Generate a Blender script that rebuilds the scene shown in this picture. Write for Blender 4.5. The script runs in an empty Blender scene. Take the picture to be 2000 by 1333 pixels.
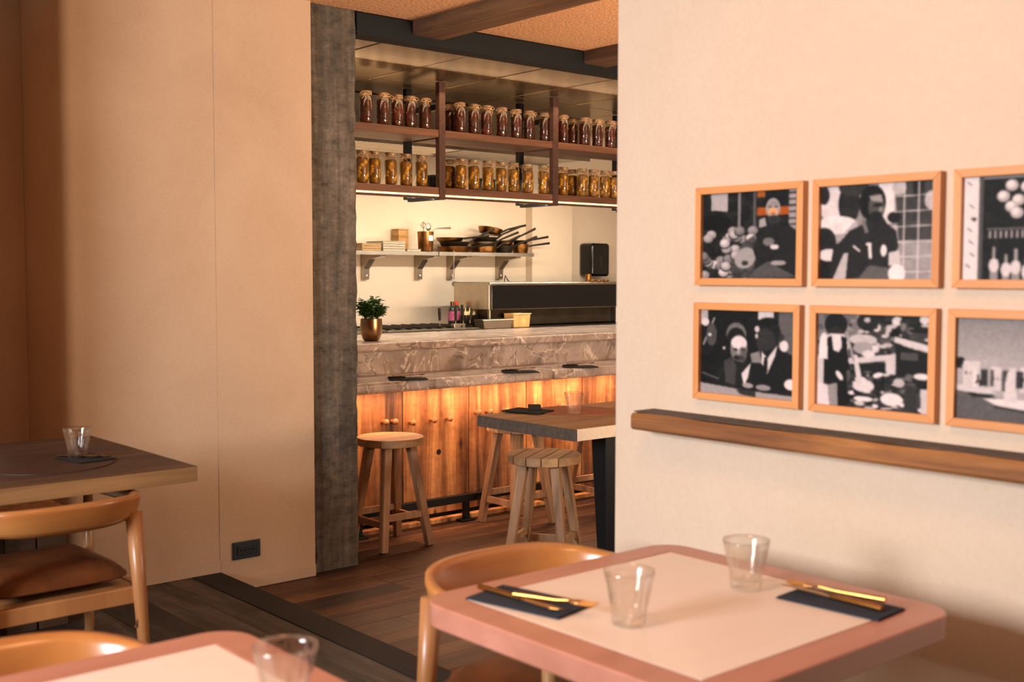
import bpy, bmesh, math, random
import numpy as np
from mathutils import Vector, Matrix
random.seed(7)
rng = np.random.RandomState(3)
SC = bpy.context.scene
COL = SC.collection
PI = math.pi

# ------------------------------------------------------------------ camera, world, lights, exposure
F_PX, YAW, PITCH, ROLL, CAM = 2254.0, math.radians(40.65), math.radians(3.36), math.radians(.07), Vector((0, 0, 1.37))
fw = Vector((math.sin(YAW) * math.cos(PITCH), math.cos(YAW) * math.cos(PITCH), -math.sin(PITCH)))
rt = Vector((math.cos(YAW), -math.sin(YAW), 0)); up = rt.cross(fw)
rt, up = rt * math.cos(ROLL) + up * math.sin(ROLL), up * math.cos(ROLL) - rt * math.sin(ROLL)
cd = bpy.data.cameras.new('camera'); cam = bpy.data.objects.new('camera', cd); COL.objects.link(cam)
M = Matrix.Identity(4)
for i in range(3):
    M[i][0], M[i][1], M[i][2], M[i][3] = rt[i], up[i], -fw[i], CAM[i]
cam.matrix_world = M
cd.sensor_width = 36; cd.lens = 36 * F_PX / 2000; cd.clip_start = .05
cd.dof.use_dof = True; cd.dof.focus_distance = 6.2; cd.dof.aperture_fstop = 4.2
SC.camera = cam
SC.view_settings.view_transform = 'Standard'; SC.view_settings.look = 'None'
SC.view_settings.gamma = 1; SC.view_settings.use_curve_mapping = False
SC.view_settings.exposure = -0.12

def lin(h):
    h = h.lstrip('#'); r = []
    for i in (0, 2, 4):
        v = int(h[i:i+2], 16) / 255
        r.append(v / 12.92 if v <= .04045 else ((v + .055) / 1.055) ** 2.4)
    return (*r, 1)

W = bpy.data.worlds.new('world'); SC.world = W; W.use_nodes = True
W.node_tree.nodes['Background'].inputs[0].default_value = lin('#fff0e6')
W.node_tree.nodes['Background'].inputs[1].default_value = .2

def area(name, loc, target, sx, sy, power, color, spread=180):
    l = bpy.data.lights.new(name, 'AREA'); l.shape = 'RECTANGLE'; l.size = sx; l.size_y = sy
    l.energy = power; l.color = lin(color)[:3]; l.spread = math.radians(spread)
    o = bpy.data.objects.new(name, l); COL.objects.link(o); o.location = loc
    o.rotation_euler = (Vector(target) - Vector(loc)).to_track_quat('-Z', 'Y').to_euler()
    return o
area('window_light', (-2.8, 1.85, 1.95), (2.25, 1.7, .35), 1.35, 1.2, 250, '#f2f2f6', 150)
area('dining_ceiling_light', (.9, 1.3, 2.6), (1.1, 1.3, 0), .5, .5, 15, '#ffb47c')      # unseen warm lamp overhead, for the upper picture wall
area('bar_window_light', (5.6, -.6, 1.9), (5.0, 5.2, .6), 1.6, 1.5, 85, '#ffecd8')
area('bar_ceiling_fill', (4.6, 1.2, 1.0), (4.6, 3.9, 2.65), 1.4, .3, 75, '#ffd6ae', 110)   # unseen fill added behind the picture wall to brighten the bar ceiling
area('ledge_strip_light', (5.05, 5.30, .700), (5.05, 5.34, 0), 3.3, .02, 26, '#ffbc90')   # LED strip under the marble ledge
area('shelf_strip_light', (5.2, 5.86, 1.835), (5.2, 6.6, 1.0), 3.6, .03, 46, '#fff1de')    # LED strip under the jar shelves
area('hood_light', (5.4, 6.62, 2.13), (5.4, 6.9, 1.0), 2.2, .1, 12, '#ffe2c0')
area('counter_light', (4.9, 5.7, 2.52), (4.9, 5.3, .8), 3.2, .15, 12, '#ffd0a0')
area('kitchen_ceiling_wash', (4.4, 6.9, 1.95), (4.4, 6.2, 2.6), 1.8, .1, 4, '#ffc890')

def at(x, y, ax, v):
    d = fw * F_PX + rt * (x - 1000) - up * (y - 666.5); i = 'XYZ'.index(ax)
    return CAM + d * ((v - CAM[i]) / d[i])

# ------------------------------------------------------------------ materials
def mat(name):
    m = bpy.data.materials.new(name); m.use_nodes = True
    nt = m.node_tree; return m, nt, nt.nodes['Principled BSDF']

def node(nt, t, **kw):
    n = nt.nodes.new(t)
    for k, v in kw.items():
        if k in n.inputs: n.inputs[k].default_value = v
        else: setattr(n, k, v)
    return n

def ramp(nt, fac, stops):
    r = nt.nodes.new('ShaderNodeValToRGB'); e = r.color_ramp.elements
    while len(e) < len(stops): e.new(.5)
    for i, (p, c) in enumerate(stops):
        e[i].position = p; e[i].color = lin(c) if isinstance(c, str) else c
    nt.links.new(fac, r.inputs[0]); return r

def coords(nt, scale=(1, 1, 1), src='Object', rot=(0, 0, 0), shift=True):
    tc = nt.nodes.new('ShaderNodeTexCoord'); mp = nt.nodes.new('ShaderNodeMapping')
    mp.inputs['Scale'].default_value = scale; mp.inputs['Rotation'].default_value = rot
    if shift:
        oi = nt.nodes.new('ShaderNodeObjectInfo'); cm = nt.nodes.new('ShaderNodeVectorMath'); cm.operation = 'SCALE'
        cb = nt.nodes.new('ShaderNodeCombineXYZ')
        for i in range(3): nt.links.new(oi.outputs['Random'], cb.inputs[i])
        nt.links.new(cb.outputs[0], cm.inputs[0]); cm.inputs['Scale'].default_value = 37
        nt.links.new(cm.outputs[0], mp.inputs['Location'])
    nt.links.new(tc.outputs[src], mp.inputs[0]); return mp.outputs[0]

def bump(nt, b, h, strength, dist=.01):
    n = nt.nodes.new('ShaderNodeBump'); n.inputs['Strength'].default_value = strength; n.inputs['Distance'].default_value = dist
    nt.links.new(h, n.inputs['Height']); nt.links.new(n.outputs[0], b.inputs['Normal'])

def vary(nt, color, amt):
    oi = nt.nodes.new('ShaderNodeObjectInfo')
    mr = nt.nodes.new('ShaderNodeMapRange'); mr.inputs[3].default_value = 1 - amt; mr.inputs[4].default_value = 1 + amt
    nt.links.new(oi.outputs['Random'], mr.inputs[0])
    hs = nt.nodes.new('ShaderNodeHueSaturation'); nt.links.new(mr.outputs[0], hs.inputs['Value']); nt.links.new(color, hs.inputs['Color'])
    return hs.outputs[0]

def wood(name, dark, mid, light, axis='X', scale=1.0, rough=.5, amt=0.0, bmp=.25, coat=0, knots=False, contrast=1, mottle=0):
    m, nt, b = mat(name)
    st = {'X': (1.2, 16, 16), 'Y': (16, 1.2, 16), 'Z': (16, 16, 1.2)}[axis]
    v = coords(nt, tuple(s * scale for s in st))
    n1 = node(nt, 'ShaderNodeTexNoise', Scale=1.4, Detail=7, Roughness=.62, Distortion=.5); nt.links.new(v, n1.inputs[0])
    v2 = coords(nt, tuple((3 if s > 2 else .7) * scale for s in st))
    n2 = node(nt, 'ShaderNodeTexNoise', Scale=1.1, Detail=3); nt.links.new(v2, n2.inputs[0])
    ad = nt.nodes.new('ShaderNodeMixRGB'); ad.inputs[0].default_value = .42
    nt.links.new(n1.outputs[0], ad.inputs[1]); nt.links.new(n2.outputs[0], ad.inputs[2])
    w = .17 / contrast
    r = ramp(nt, ad.outputs[0], [(.5 - w, dark), (.5, mid), (.5 + w, light)])
    out = r.outputs[0]
    if knots:
        v3 = coords(nt, tuple((5.5 if s > 2 else 2.2) for s in st))
        vo = node(nt, 'ShaderNodeTexVoronoi', Scale=1.0); nt.links.new(v3, vo.inputs[0])
        kr = ramp(nt, vo.outputs[0], [(.03, (.0, .0, .0, 1)), (.10, (1, 1, 1, 1))])
        mx = nt.nodes.new('ShaderNodeMixRGB'); nt.links.new(kr.outputs[0], mx.inputs[0])
        mx.inputs[1].default_value = tuple(c * .5 for c in lin(dark)[:3]) + (1,)
        nt.links.new(out, mx.inputs[2]); out = mx.outputs[0]
    if mottle:
        v4 = coords(nt, (1, 1, 1.6)); n4 = node(nt, 'ShaderNodeTexNoise', Scale=13, Detail=8, Roughness=.75); nt.links.new(v4, n4.inputs[0])
        r4 = ramp(nt, n4.outputs[0], [(.36, (.12, .12, .12, 1)), (.47, (.42, .42, .42, 1)), (.56, (.55, .55, .55, 1)), (.68, (.95, .95, .95, 1))])
        m4 = nt.nodes.new('ShaderNodeMixRGB'); m4.blend_type = 'OVERLAY'; m4.inputs[0].default_value = mottle
        nt.links.new(out, m4.inputs[1]); nt.links.new(r4.outputs[0], m4.inputs[2]); out = m4.outputs[0]
    if amt: out = vary(nt, out, amt)
    nt.links.new(out, b.inputs['Base Color']); b.inputs['Roughness'].default_value = rough
    b.inputs['Coat Weight'].default_value = coat; b.inputs['Coat Roughness'].default_value = .2
    bump(nt, b, ad.outputs[0], bmp)
    return m

def plaster(name, a, c, d, sc=1.0, bmp=.12):
    m, nt, b = mat(name); v = coords(nt, src='Object', shift=False)
    n = node(nt, 'ShaderNodeTexNoise', Scale=1.7 * sc, Detail=6, Roughness=.55, Distortion=.6); nt.links.new(v, n.inputs[0])
    r = ramp(nt, n.outputs[0], [(.3, a), (.52, c), (.75, d)])
    n2 = node(nt, 'ShaderNodeTexNoise', Scale=90, Detail=4, Roughness=.7); nt.links.new(v, n2.inputs[0])
    mx = nt.nodes.new('ShaderNodeMixRGB'); mx.blend_type = 'OVERLAY'; mx.inputs[0].default_value = .13
    nt.links.new(r.outputs[0], mx.inputs[1]); nt.links.new(n2.outputs[0], mx.inputs[2])
    nt.links.new(mx.outputs[0], b.inputs['Base Color']); b.inputs['Roughness'].default_value = .85
    bump(nt, b, n2.outputs[0], bmp, .004); return m

def plain(name, col, rough=.5, metal=0, noise=.0, bmp=0, nscale=40, coat=0, amt=0, trans=0, ior=1.45):
    m, nt, b = mat(name); b.inputs['Roughness'].default_value = rough; b.inputs['Metallic'].default_value = metal
    b.inputs['Coat Weight'].default_value = coat; b.inputs['Transmission Weight'].default_value = trans; b.inputs['IOR'].default_value = ior
    v = coords(nt); n = node(nt, 'ShaderNodeTexNoise', Scale=nscale, Detail=5); nt.links.new(v, n.inputs[0])
    c = lin(col)
    r = ramp(nt, n.outputs[0], [(.3, tuple(max(0, x * (1 - noise)) for x in c[:3]) + (1,)), (.7, tuple(min(1, x * (1 + noise)) for x in c[:3]) + (1,))])
    out = vary(nt, r.outputs[0], amt) if amt else r.outputs[0]
    nt.links.new(out, b.inputs['Base Color'])
    if bmp: bump(nt, b, n.outputs[0], bmp, .004)
    return m

def thin_glass(name, tint, gl=.5, clear=.6):
    m = bpy.data.materials.new(name); m.use_nodes = True; nt = m.node_tree; nt.nodes.clear()
    o = nt.nodes.new('ShaderNodeOutputMaterial'); t = node(nt, 'ShaderNodeBsdfTransparent', Color=lin(tint))
    g = node(nt, 'ShaderNodeBsdfGlossy', Roughness=.05); lw = node(nt, 'ShaderNodeLayerWeight', Blend=.35)
    pw = nt.nodes.new('ShaderNodeMath'); pw.operation = 'POWER'; pw.inputs[1].default_value = 2.2; nt.links.new(lw.outputs['Facing'], pw.inputs[0])
    fr = nt.nodes.new('ShaderNodeMapRange'); fr.inputs[3].default_value = .05; fr.inputs[4].default_value = gl; nt.links.new(pw.outputs[0], fr.inputs[0])
    m1 = nt.nodes.new('ShaderNodeMixShader'); nt.links.new(fr.outputs[0], m1.inputs[0])
    nt.links.new(t.outputs[0], m1.inputs[1]); nt.links.new(g.outputs[0], m1.inputs[2])
    if clear < 1:
        gg = node(nt, 'ShaderNodeBsdfGlass', Roughness=.02, IOR=1.45, Color=lin('#fffdfa')); m2 = nt.nodes.new('ShaderNodeMixShader'); m2.inputs[0].default_value = 1 - clear
        nt.links.new(m1.outputs[0], m2.inputs[1]); nt.links.new(gg.outputs[0], m2.inputs[2]); nt.links.new(m2.outputs[0], o.inputs[0])
    else: nt.links.new(m1.outputs[0], o.inputs[0])
    return m

def emit(name, col, s):
    m = bpy.data.materials.new(name); m.use_nodes = True; nt = m.node_tree; nt.nodes.clear()
    o = nt.nodes.new('ShaderNodeOutputMaterial'); e = node(nt, 'ShaderNodeEmission', Color=lin(col), Strength=s); nt.links.new(e.outputs[0], o.inputs[0]); return m

def marble(name):
    m, nt, b = mat(name); v = coords(nt, (1, 1, 1), shift=False)
    n = node(nt, 'ShaderNodeTexNoise', Scale=3.2, Detail=9, Roughness=.62, Distortion=1.6); nt.links.new(v, n.inputs[0])
    r = ramp(nt, n.outputs[0], [(.28, '#776860'), (.45, '#9c8a7e'), (.6, '#b6a497'), (.75, '#8e7c70')])
    n2 = node(nt, 'ShaderNodeTexNoise', Scale=2.1, Detail=5, Distortion=2.5); nt.links.new(v, n2.inputs[0])
    vr = ramp(nt, n2.outputs[0], [(.478, (0, 0, 0, 1)), (.495, (.8, .8, .8, 1)), (.512, (0, 0, 0, 1))])
    mx = nt.nodes.new('ShaderNodeMixRGB'); nt.links.new(vr.outputs[0], mx.inputs[0]); nt.links.new(r.outputs[0], mx.inputs[1]); mx.inputs[2].default_value = lin('#e8d6c4')
    n3 = node(nt, 'ShaderNodeTexNoise', Scale=1.3, Detail=6, Distortion=3); nt.links.new(v, n3.inputs[0])
    v3 = ramp(nt, n3.outputs[0], [(.49, (0, 0, 0, 1)), (.5, (.8, .8, .8, 1)), (.51, (0, 0, 0, 1))])
    mx2 = nt.nodes.new('ShaderNodeMixRGB'); nt.links.new(v3.outputs[0], mx2.inputs[0]); nt.links.new(mx.outputs[0], mx2.inputs[1]); mx2.inputs[2].default_value = lin('#5e4a40')
    nt.links.new(mx2.outputs[0], b.inputs['Base Color']); b.inputs['Roughness'].default_value = .28; return m

M_WALL = plaster('plaster_wall', '#c3a486', '#caac8e', '#d0b496')
M_UNSEEN = plain('low_bounce_wall', '#6e5a46', .9)  # unseen walls, coloured dark to cut bounced light
M_WALLR = plaster('plaster_picture_wall', '#cab49a', '#cfb9a1', '#d4bfa7', .8)
M_KWALL = plaster('kitchen_wall', '#d2c0a8', '#dbcab3', '#e0d0ba', .6)
M_CEIL = plain('fibre_ceiling_board', '#e0a67c', .95, noise=.45, bmp=.9, nscale=75)
M_PILLAR = wood('weathered_pillar', '#332f29', '#5c5348', '#82766a', 'Z', .9, .9, bmp=.9, knots=True, contrast=.8, mottle=.75)
M_PLANK_D = wood('platform_plank_wood', '#141311', '#332e28', '#5a5044', 'Y', .7, .6, amt=.55, bmp=.5, mottle=.4)
M_PLANK_R = wood('lower_plank_wood', '#21150e', '#4a3324', '#735238', 'X', .7, .5, amt=.55, bmp=.5, mottle=.4)
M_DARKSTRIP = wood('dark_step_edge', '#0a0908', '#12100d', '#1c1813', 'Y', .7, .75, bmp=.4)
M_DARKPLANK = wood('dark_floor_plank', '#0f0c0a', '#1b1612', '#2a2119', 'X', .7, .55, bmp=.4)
M_SUB = plain('floor_base', '#15100c', .9)
M_PANEL = wood('counter_panel_wood', '#3f2614', '#8f5f38', '#c8955f', 'Z', .55, .6, amt=.3, bmp=.9, knots=True, contrast=1.6, mottle=.35)
M_PEG = plain('peg_wood', '#9a6e48', .6, noise=.3)
M_HOLE = plain('knot_hole', '#120a05', .9)
M_MARBLE = marble('marble')
M_BLACK = plain('black_painted_steel', '#16181a', .5, .3, noise=.2)
M_STEELB = plain('blue_black_beam', '#090f12', .7, .2, noise=.2)
M_BEAM = wood('ceiling_beam_wood', '#33200f', '#5f4028', '#83603c', 'Y', .8, .8, bmp=.6)
M_RACK = plain('rack_brown_steel', '#553a30', .55, .2, noise=.25)
M_SHELF = wood('rack_shelf_wood', '#472a1a', '#6f4730', '#8d6145', 'X', .8, .6, bmp=.4)
M_STOOL = wood('stool_wood', '#6b4a2e', '#9a7350', '#bd9670', 'Z', .9, .6, amt=.12, bmp=.35)
M_STOOLTOP = wood('stool_top_wood', '#6e4b2e', '#a07a52', '#c79f72', 'X', .7, .6, amt=.18, bmp=.4)
M_TTOP = wood('bar_table_wood', '#5f4228', '#8f6a43', '#b38b5e', 'X', .6, .5, bmp=.4)
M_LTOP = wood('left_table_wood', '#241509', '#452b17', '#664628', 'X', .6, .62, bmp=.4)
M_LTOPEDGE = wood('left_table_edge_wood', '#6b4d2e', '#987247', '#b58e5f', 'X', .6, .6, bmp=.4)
M_EDGEL = plain('lit_table_edge', '#dac9b3', .7, noise=.06)
M_CHAIR = wood('chair_wood', '#8c5226', '#b07038', '#c98b4c', 'X', .35, .32, bmp=.08, coat=.5, contrast=.7)
M_CHAIRL = wood('chair_leg_wood', '#8c5830', '#b57d4b', '#cc9863', 'Z', .4, .4, bmp=.08, coat=.3, contrast=.7)
M_LEATHER = plain('brown_leather', '#5c3216', .5, noise=.3, bmp=.25, nscale=12)
M_RIM = wood('table_rim_wood', '#a36a55', '#b77b65', '#c78d77', 'X', .45, .38, bmp=.08, coat=.25, contrast=.8)
M_INLAY = wood('table_inlay_wood', '#e6d2c0', '#ebd9c8', '#efdfd0', 'X', .5, .4, bmp=.05, coat=.2, contrast=.6)
M_MAT = plain('leather_mat', '#8c4c26', .55, noise=.2, bmp=.15, nscale=20)
M_MATD = plain('dark_leather_mat', '#3b2416', .55, noise=.2, bmp=.15, nscale=20)
M_NAP = plain('navy_napkin', '#262d38', .95, noise=.12, bmp=.3, nscale=300)
M_NAPB = plain('black_napkin', '#161615', .9, noise=.12, bmp=.3, nscale=300)
M_GOLD = plain('gold_metal', '#c08848', .28, 1.0, noise=.08)
M_BRONZE = plain('dark_bronze_metal', '#6e543c', .3, 1.0, noise=.08)
M_FRAME = wood('oak_frame', '#b8753d', '#cf8c50', '#dc9e63', 'X', .5, .5, bmp=.08, contrast=.8)
M_FRAMEV = wood('oak_frame_upright', '#b8753d', '#cf8c50', '#dc9e63', 'Z', .5, .5, bmp=.08, contrast=.8)
M_RAIL = wood('rail_beam_wood', '#593218', '#94602f', '#b98248', 'Y', .7, .75, bmp=.8, contrast=1.3)
M_RAILTOP = plain('weathered_rail_and_end_shade', '#554b41', .85, noise=.25, bmp=.4)  # weathered grey of the rail, also the painted shade on the bar table end
M_STEEL = plain('brushed_steel', '#aaa090', .3, 1.0, noise=.12, nscale=6)
M_STEELD = plain('dark_steel', '#4c463c', .35, .9, noise=.2, nscale=8)
M_CPANEL = plain('satin_ceiling_panel', '#a38e6a', .27, .9, noise=.1, nscale=3)
M_WHITE = plain('white_enamel', '#e3dccf', .4)
M_COPPER = plain('copper_pan', '#96683a', .3, 1.0, noise=.35, nscale=18)
M_IRON = plain('iron_pan', '#2a231c', .45, .6, noise=.3)
M_CLOTHBOX = plain('amber_box', '#b58a52', .6, noise=.2)
M_TRAY = plain('pale_tray', '#b9aa92', .5, noise=.1)
M_JGLASS = thin_glass('jar_glass', '#f6f2e8', gl=.3, clear=1.0)
M_TUMBLER = thin_glass('tumbler_glass', '#fdfcfa', gl=.9, clear=.84)
M_RED = plain('red_preserve', '#43150a', .4, noise=.8, nscale=18, amt=.25, coat=.3)
M_YEL = plain('yellow_preserve', '#f0aa34', .4, noise=.4, nscale=20, amt=.15)
M_BRINE = plain('olive_brine', '#8a5f1c', .4, noise=.4, nscale=30)
M_LID = plain('jar_lid', '#8b6f57', .5, .2, noise=.2)
M_LIDG = plain('jar_lid_pale', '#a08a6c', .4, .3, noise=.2)
M_TWINE = plain('twine', '#c39c71', .9, noise=.15)
M_LEAF = plain('basil_leaf', '#456f2a', .5, noise=.35, amt=.3, nscale=12)
M_STEM = plain('basil_stem', '#4c6128', .6)
M_POT = plain('copper_pot', '#a07c58', .28, 1.0, noise=.05)
M_GLOSSB = plain('gloss_black_plastic', '#060707', .2, 0, coat=.2)
M_OUTLET = plain('slate_plastic', '#20272c', .4)
M_SAUCE = plain('dark_sauce_bottle', '#20231f', .3)
M_PINK = plain('bottle_label_pink', '#a04a6c', .6, noise=.3, nscale=60)
M_REDCAP = plain('red_cap', '#c23a14', .4)
M_CREAM = plain('cream_plastic', '#e4c894', .5, noise=.08)
M_STAIN = plain('stained_tub', '#d6a76a', .5, noise=.35, nscale=14)
M_LED = emit('led_strip', '#ffb777', 5.0)
M_GREY = plain('grey_drawer', '#8f857a', .6)

# ------------------------------------------------------------------ mesh helpers
class MB:
    def __init__(s): s.v = []; s.f = []
    def add(s, vs, fs):
        n = len(s.v); s.v += [tuple(v) for v in vs]; s.f += [tuple(i + n for i in f) for f in fs]; return s
    def box(s, x0, x1, y0, y1, z0, z1):
        return s.add([(x, y, z) for z in (z0, z1) for y in (y0, y1) for x in (x0, x1)],
                     [(0, 2, 3, 1), (4, 5, 7, 6), (0, 1, 5, 4), (2, 6, 7, 3), (0, 4, 6, 2), (1, 3, 7, 5)])
    def bar(s, p, q, w, h=None, w2=None, h2=None, up_=(0, 0, 1)):
        p, q = Vector(p), Vector(q); h = h or w; w2 = w2 or w; h2 = h2 or h; d = (q - p).normalized(); u = Vector(up_)
        if abs(d.dot(u)) > .95: u = Vector((0, 1, 0))
        a = d.cross(u).normalized(); b = a.cross(d).normalized()
        vs = [c + a * (sx * ww / 2) + b * (sy * hh / 2) for c, ww, hh in ((p, w, h), (q, w2, h2)) for sx, sy in ((-1, -1), (1, -1), (1, 1), (-1, 1))]
        return s.add(vs, [(3, 2, 1, 0), (4, 5, 6, 7), (0, 1, 5, 4), (1, 2, 6, 5), (2, 3, 7, 6), (3, 0, 4, 7)])
    def tube(s, pts, r, n=8, cap=True):
        pts = [Vector(p) for p in pts]; m = len(pts); rr = r if isinstance(r, (list, tuple)) else [r] * m
        vs = []; prev = None
        for i, p in enumerate(pts):
            d = (pts[min(i + 1, m - 1)] - pts[max(i - 1, 0)]).normalized()
            a = (prev - d * prev.dot(d)) if prev is not None else d.cross(Vector((0, 0, 1)) if abs(d.z) < .9 else Vector((1, 0, 0)))
            a.normalize(); prev = a; b = d.cross(a)
            vs += [p + (a * math.cos(2 * PI * k / n) + b * math.sin(2 * PI * k / n)) * rr[i] for k in range(n)]
        fs = [(i * n + k, i * n + (k + 1) % n, (i + 1) * n + (k + 1) % n, (i + 1) * n + k) for i in range(m - 1) for k in range(n)]
        if cap: fs += [tuple(range(n - 1, -1, -1)), tuple((m - 1) * n + k for k in range(n))]
        return s.add(vs, fs)
    def lathe(s, prof, n=24, c=(0, 0, 0), mod=None):
        vs = []
        for i, (r, z) in enumerate(prof):
            for k in range(n):
                t = 2 * PI * k / n; q = r * (mod(i, t) if mod else 1)
                vs.append((c[0] + q * math.cos(t), c[1] + q * math.sin(t), c[2] + z))
        m = len(prof)
        fs = [(i * n + k, i * n + (k + 1) % n, (i + 1) * n + (k + 1) % n, (i + 1) * n + k) for i in range(m - 1) for k in range(n)]
        fs += [tuple(range(n - 1, -1, -1)), tuple((m - 1) * n + k for k in range(n))]
        return s.add(vs, fs)
    def prism(s, poly, z0, z1):
        n = len(poly)
        return s.add([(x, y, z0) for x, y in poly] + [(x, y, z1) for x, y in poly],
                     [tuple(range(n - 1, -1, -1)), tuple(range(n, 2 * n))] + [(i, (i + 1) % n, n + (i + 1) % n, n + i) for i in range(n)])
    def ball(s, c, r, nu=8, nv=6, sq=(1, 1, 1)):
        vs = [(c[0], c[1], c[2] - r * sq[2])]
        for j in range(1, nv):
            a = PI * j / nv
            vs += [(c[0] + r * sq[0] * math.sin(a) * math.cos(2 * PI * k / nu), c[1] + r * sq[1] * math.sin(a) * math.sin(2 * PI * k / nu), c[2] - r * sq[2] * math.cos(a)) for k in range(nu)]
        vs.append((c[0], c[1], c[2] + r * sq[2])); e = len(vs) - 1
        fs = [(0, 1 + (k + 1) % nu, 1 + k) for k in range(nu)]
        fs += [(1 + j * nu + k, 1 + j * nu + (k + 1) % nu, 1 + (j + 1) * nu + (k + 1) % nu, 1 + (j + 1) * nu + k) for j in range(nv - 2) for k in range(nu)]
        fs += [(e, 1 + (nv - 2) * nu + k, 1 + (nv - 2) * nu + (k + 1) % nu) for k in range(nu)]
        return s.add(vs, fs)
    def mesh(s, name, m, smooth=False):
        me = bpy.data.meshes.new(name); me.from_pydata(s.v, [], s.f); me.materials.append(m)
        if smooth: me.polygons.foreach_set('use_smooth', [True] * len(me.polygons))
        bm = bmesh.new(); bm.from_mesh(me); bmesh.ops.recalc_face_normals(bm, faces=bm.faces); bm.to_mesh(me); bm.free()
        return me
    def obj(s, name, m, parent=None, smooth=False, bevel=0, seg=2, loc=None, **kw):
        o = bpy.data.objects.new(name, s.mesh(name, m, smooth)); COL.objects.link(o)
        if parent: o.parent = parent
        if loc is not None: o.location = loc
        if bevel:
            b = o.modifiers.new('bevel', 'BEVEL'); b.width = bevel; b.segments = seg; b.limit_method = 'ANGLE'; b.angle_limit = .6
            if smooth: b.harden_normals = False
        if smooth and not kw.pop('allsmooth', False) and smooth != 'all':
            o.data.set_sharp_from_angle(angle=.7)
        for k, v in kw.items(): o[k] = v
        return o

def empty(name, loc=(0, 0, 0), rz=0, label=None, cat=None, group=None, kind=None):
    o = bpy.data.objects.new(name, None); COL.objects.link(o); o.location = loc; o.rotation_euler = (0, 0, rz); o.empty_display_size = .05
    return tag(o, label, cat, group, kind)
def tag(o, label=None, cat=None, group=None, kind=None):
    if label: o['label'] = label
    if cat: o['category'] = cat
    if group: o['group'] = group
    if kind: o['kind'] = kind
    return o
def copy_tree(o, parent=None):
    c = o.copy(); COL.objects.link(c)
    if parent: c.parent = parent
    for ch in [x for x in KIDS.get(o.name, [])]: copy_tree(ch, c)
    return c
KIDS = {}
def remember(o):
    KIDS[o.name] = list(o.children)
    for c in o.children: remember(c)
def place(proto, used, loc, rz, label, cat=None, group=None):
    o = proto if not used else copy_tree(proto)
    o.location = loc; o.rotation_euler = (0, 0, rz); return tag(o, label, cat, group)

ZL = -.10      # lower floor level (the platform is at 0)
ZC = 2.656     # ceiling

# ------------------------------------------------------------------ the setting
fl = MB().box(2.385, 9, -3, 7.4, ZL - .3, ZL - .03).obj('floor', M_SUB, kind='structure')
rows = 0
y = 2.10
while y < 5.42:
    w = random.uniform(.115, .165); y1 = min(y + w, 5.46)
    x = 2.39 + random.uniform(-.9, 0)
    while x < 8:
        L = random.uniform(.8, 1.9); a, b = max(x, 2.39), x + L - .002
        if b > 2.45:
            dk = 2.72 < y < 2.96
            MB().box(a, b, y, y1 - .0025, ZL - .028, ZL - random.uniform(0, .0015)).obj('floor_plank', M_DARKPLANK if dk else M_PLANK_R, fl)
        x += L
    y = y1
pf = MB().box(-3, 2.385, -3, 4.829, ZL - .2, -.028).box(1.0, 1.699, 4.8295, 5.279, ZL - .2, -.028).obj('floor', M_SUB, kind='structure')
x = 2.245; 
while x > .15:
    w = random.uniform(.13, .19); x0 = x - w
    y = .9 - random.uniform(0, 1)
    while y < (5.2 if x < 1.80 else 4.8):
        L = random.uniform(.9, 2.0); a, b = max(y, .5), min(y + L - .002, 5.27 if x < 1.80 else 4.828)
        if b > a + .05: MB().box(x0, x - .0025, a, b, -.027, -random.uniform(0, .0015)).obj('floor_plank', M_PLANK_D, pf)
        y += L
    x = x0
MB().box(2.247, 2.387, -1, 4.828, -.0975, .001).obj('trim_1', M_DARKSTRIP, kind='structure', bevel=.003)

# left-hand walls
rc = .055; wp = [(2.385, 4.83), (2.385, 5.5), (1.70, 5.5)] + [(1.70 + rc - rc * math.cos(a), 4.83 + rc - rc * math.sin(a)) for a in (k * PI / 16 for k in range(9))]
MB().prism(wp, -.02, 2.75).obj('wall_left', M_WALL, kind='structure', smooth=True)
MB().box(1.0, 1.699, 5.28, 5.5, -.02, 2.75).obj('wall_alcove', M_WALL, kind='structure')
MB().box(2.3851, 2.885, 4.827, 5.05, ZL - .02, 2.75).obj('wall_middle', M_WALL, kind='structure')
MB().box(.45, 1.295, 4.42, 5.279, -.02, 2.75).obj('wall_light_block', M_WALL, kind='structure', bevel=.004)  # added out of view to keep window light out of the alcove
MB().box(1.76, 2.384, 4.820, 4.8295, 0, .055).obj('baseboard_left', M_WALL, kind='structure', bevel=.002)
MB().box(2.3875, 2.884, 4.817, 4.8255, ZL, ZL + .055).obj('baseboard_middle', M_WALL, kind='structure', bevel=.002)
# the unseen side of the dining room: window wall and rear wall
MB().box(-3.15, -3.0, -3, 5.1, -.02, 2.75).obj('wall_window_side', M_UNSEEN, kind='structure')
MB().box(-3.15, 1.6, -2.6, -2.5, -.02, 2.75).obj('wall_rear', M_UNSEEN, kind='structure')
MB().box(-3.0, .449, 4.83, 4.95, -.02, 2.75).obj('wall_far_left', M_UNSEEN, kind='structure')
# picture wall
MB().box(2.25, 2.384, -2.6, 2.19, -.02, 2.75).obj('wall_right', M_WALLR, kind='structure', bevel=.006)
# kitchen back wall with pilaster
kw = MB().box(3.2, 6.42, 7.3, 7.5, ZL, 2.75).box(6.42, 6.88, 7.22, 7.5, ZL, 2.75).box(6.88, 8.6, 7.34, 7.5, ZL, 2.75)
kw.obj('wall_back', M_KWALL, kind='structure')
MB().box(8.3, 8.45, 1.5, 7.33, ZL, 2.75).obj('wall_far_right', M_KWALL, kind='structure')
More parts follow.
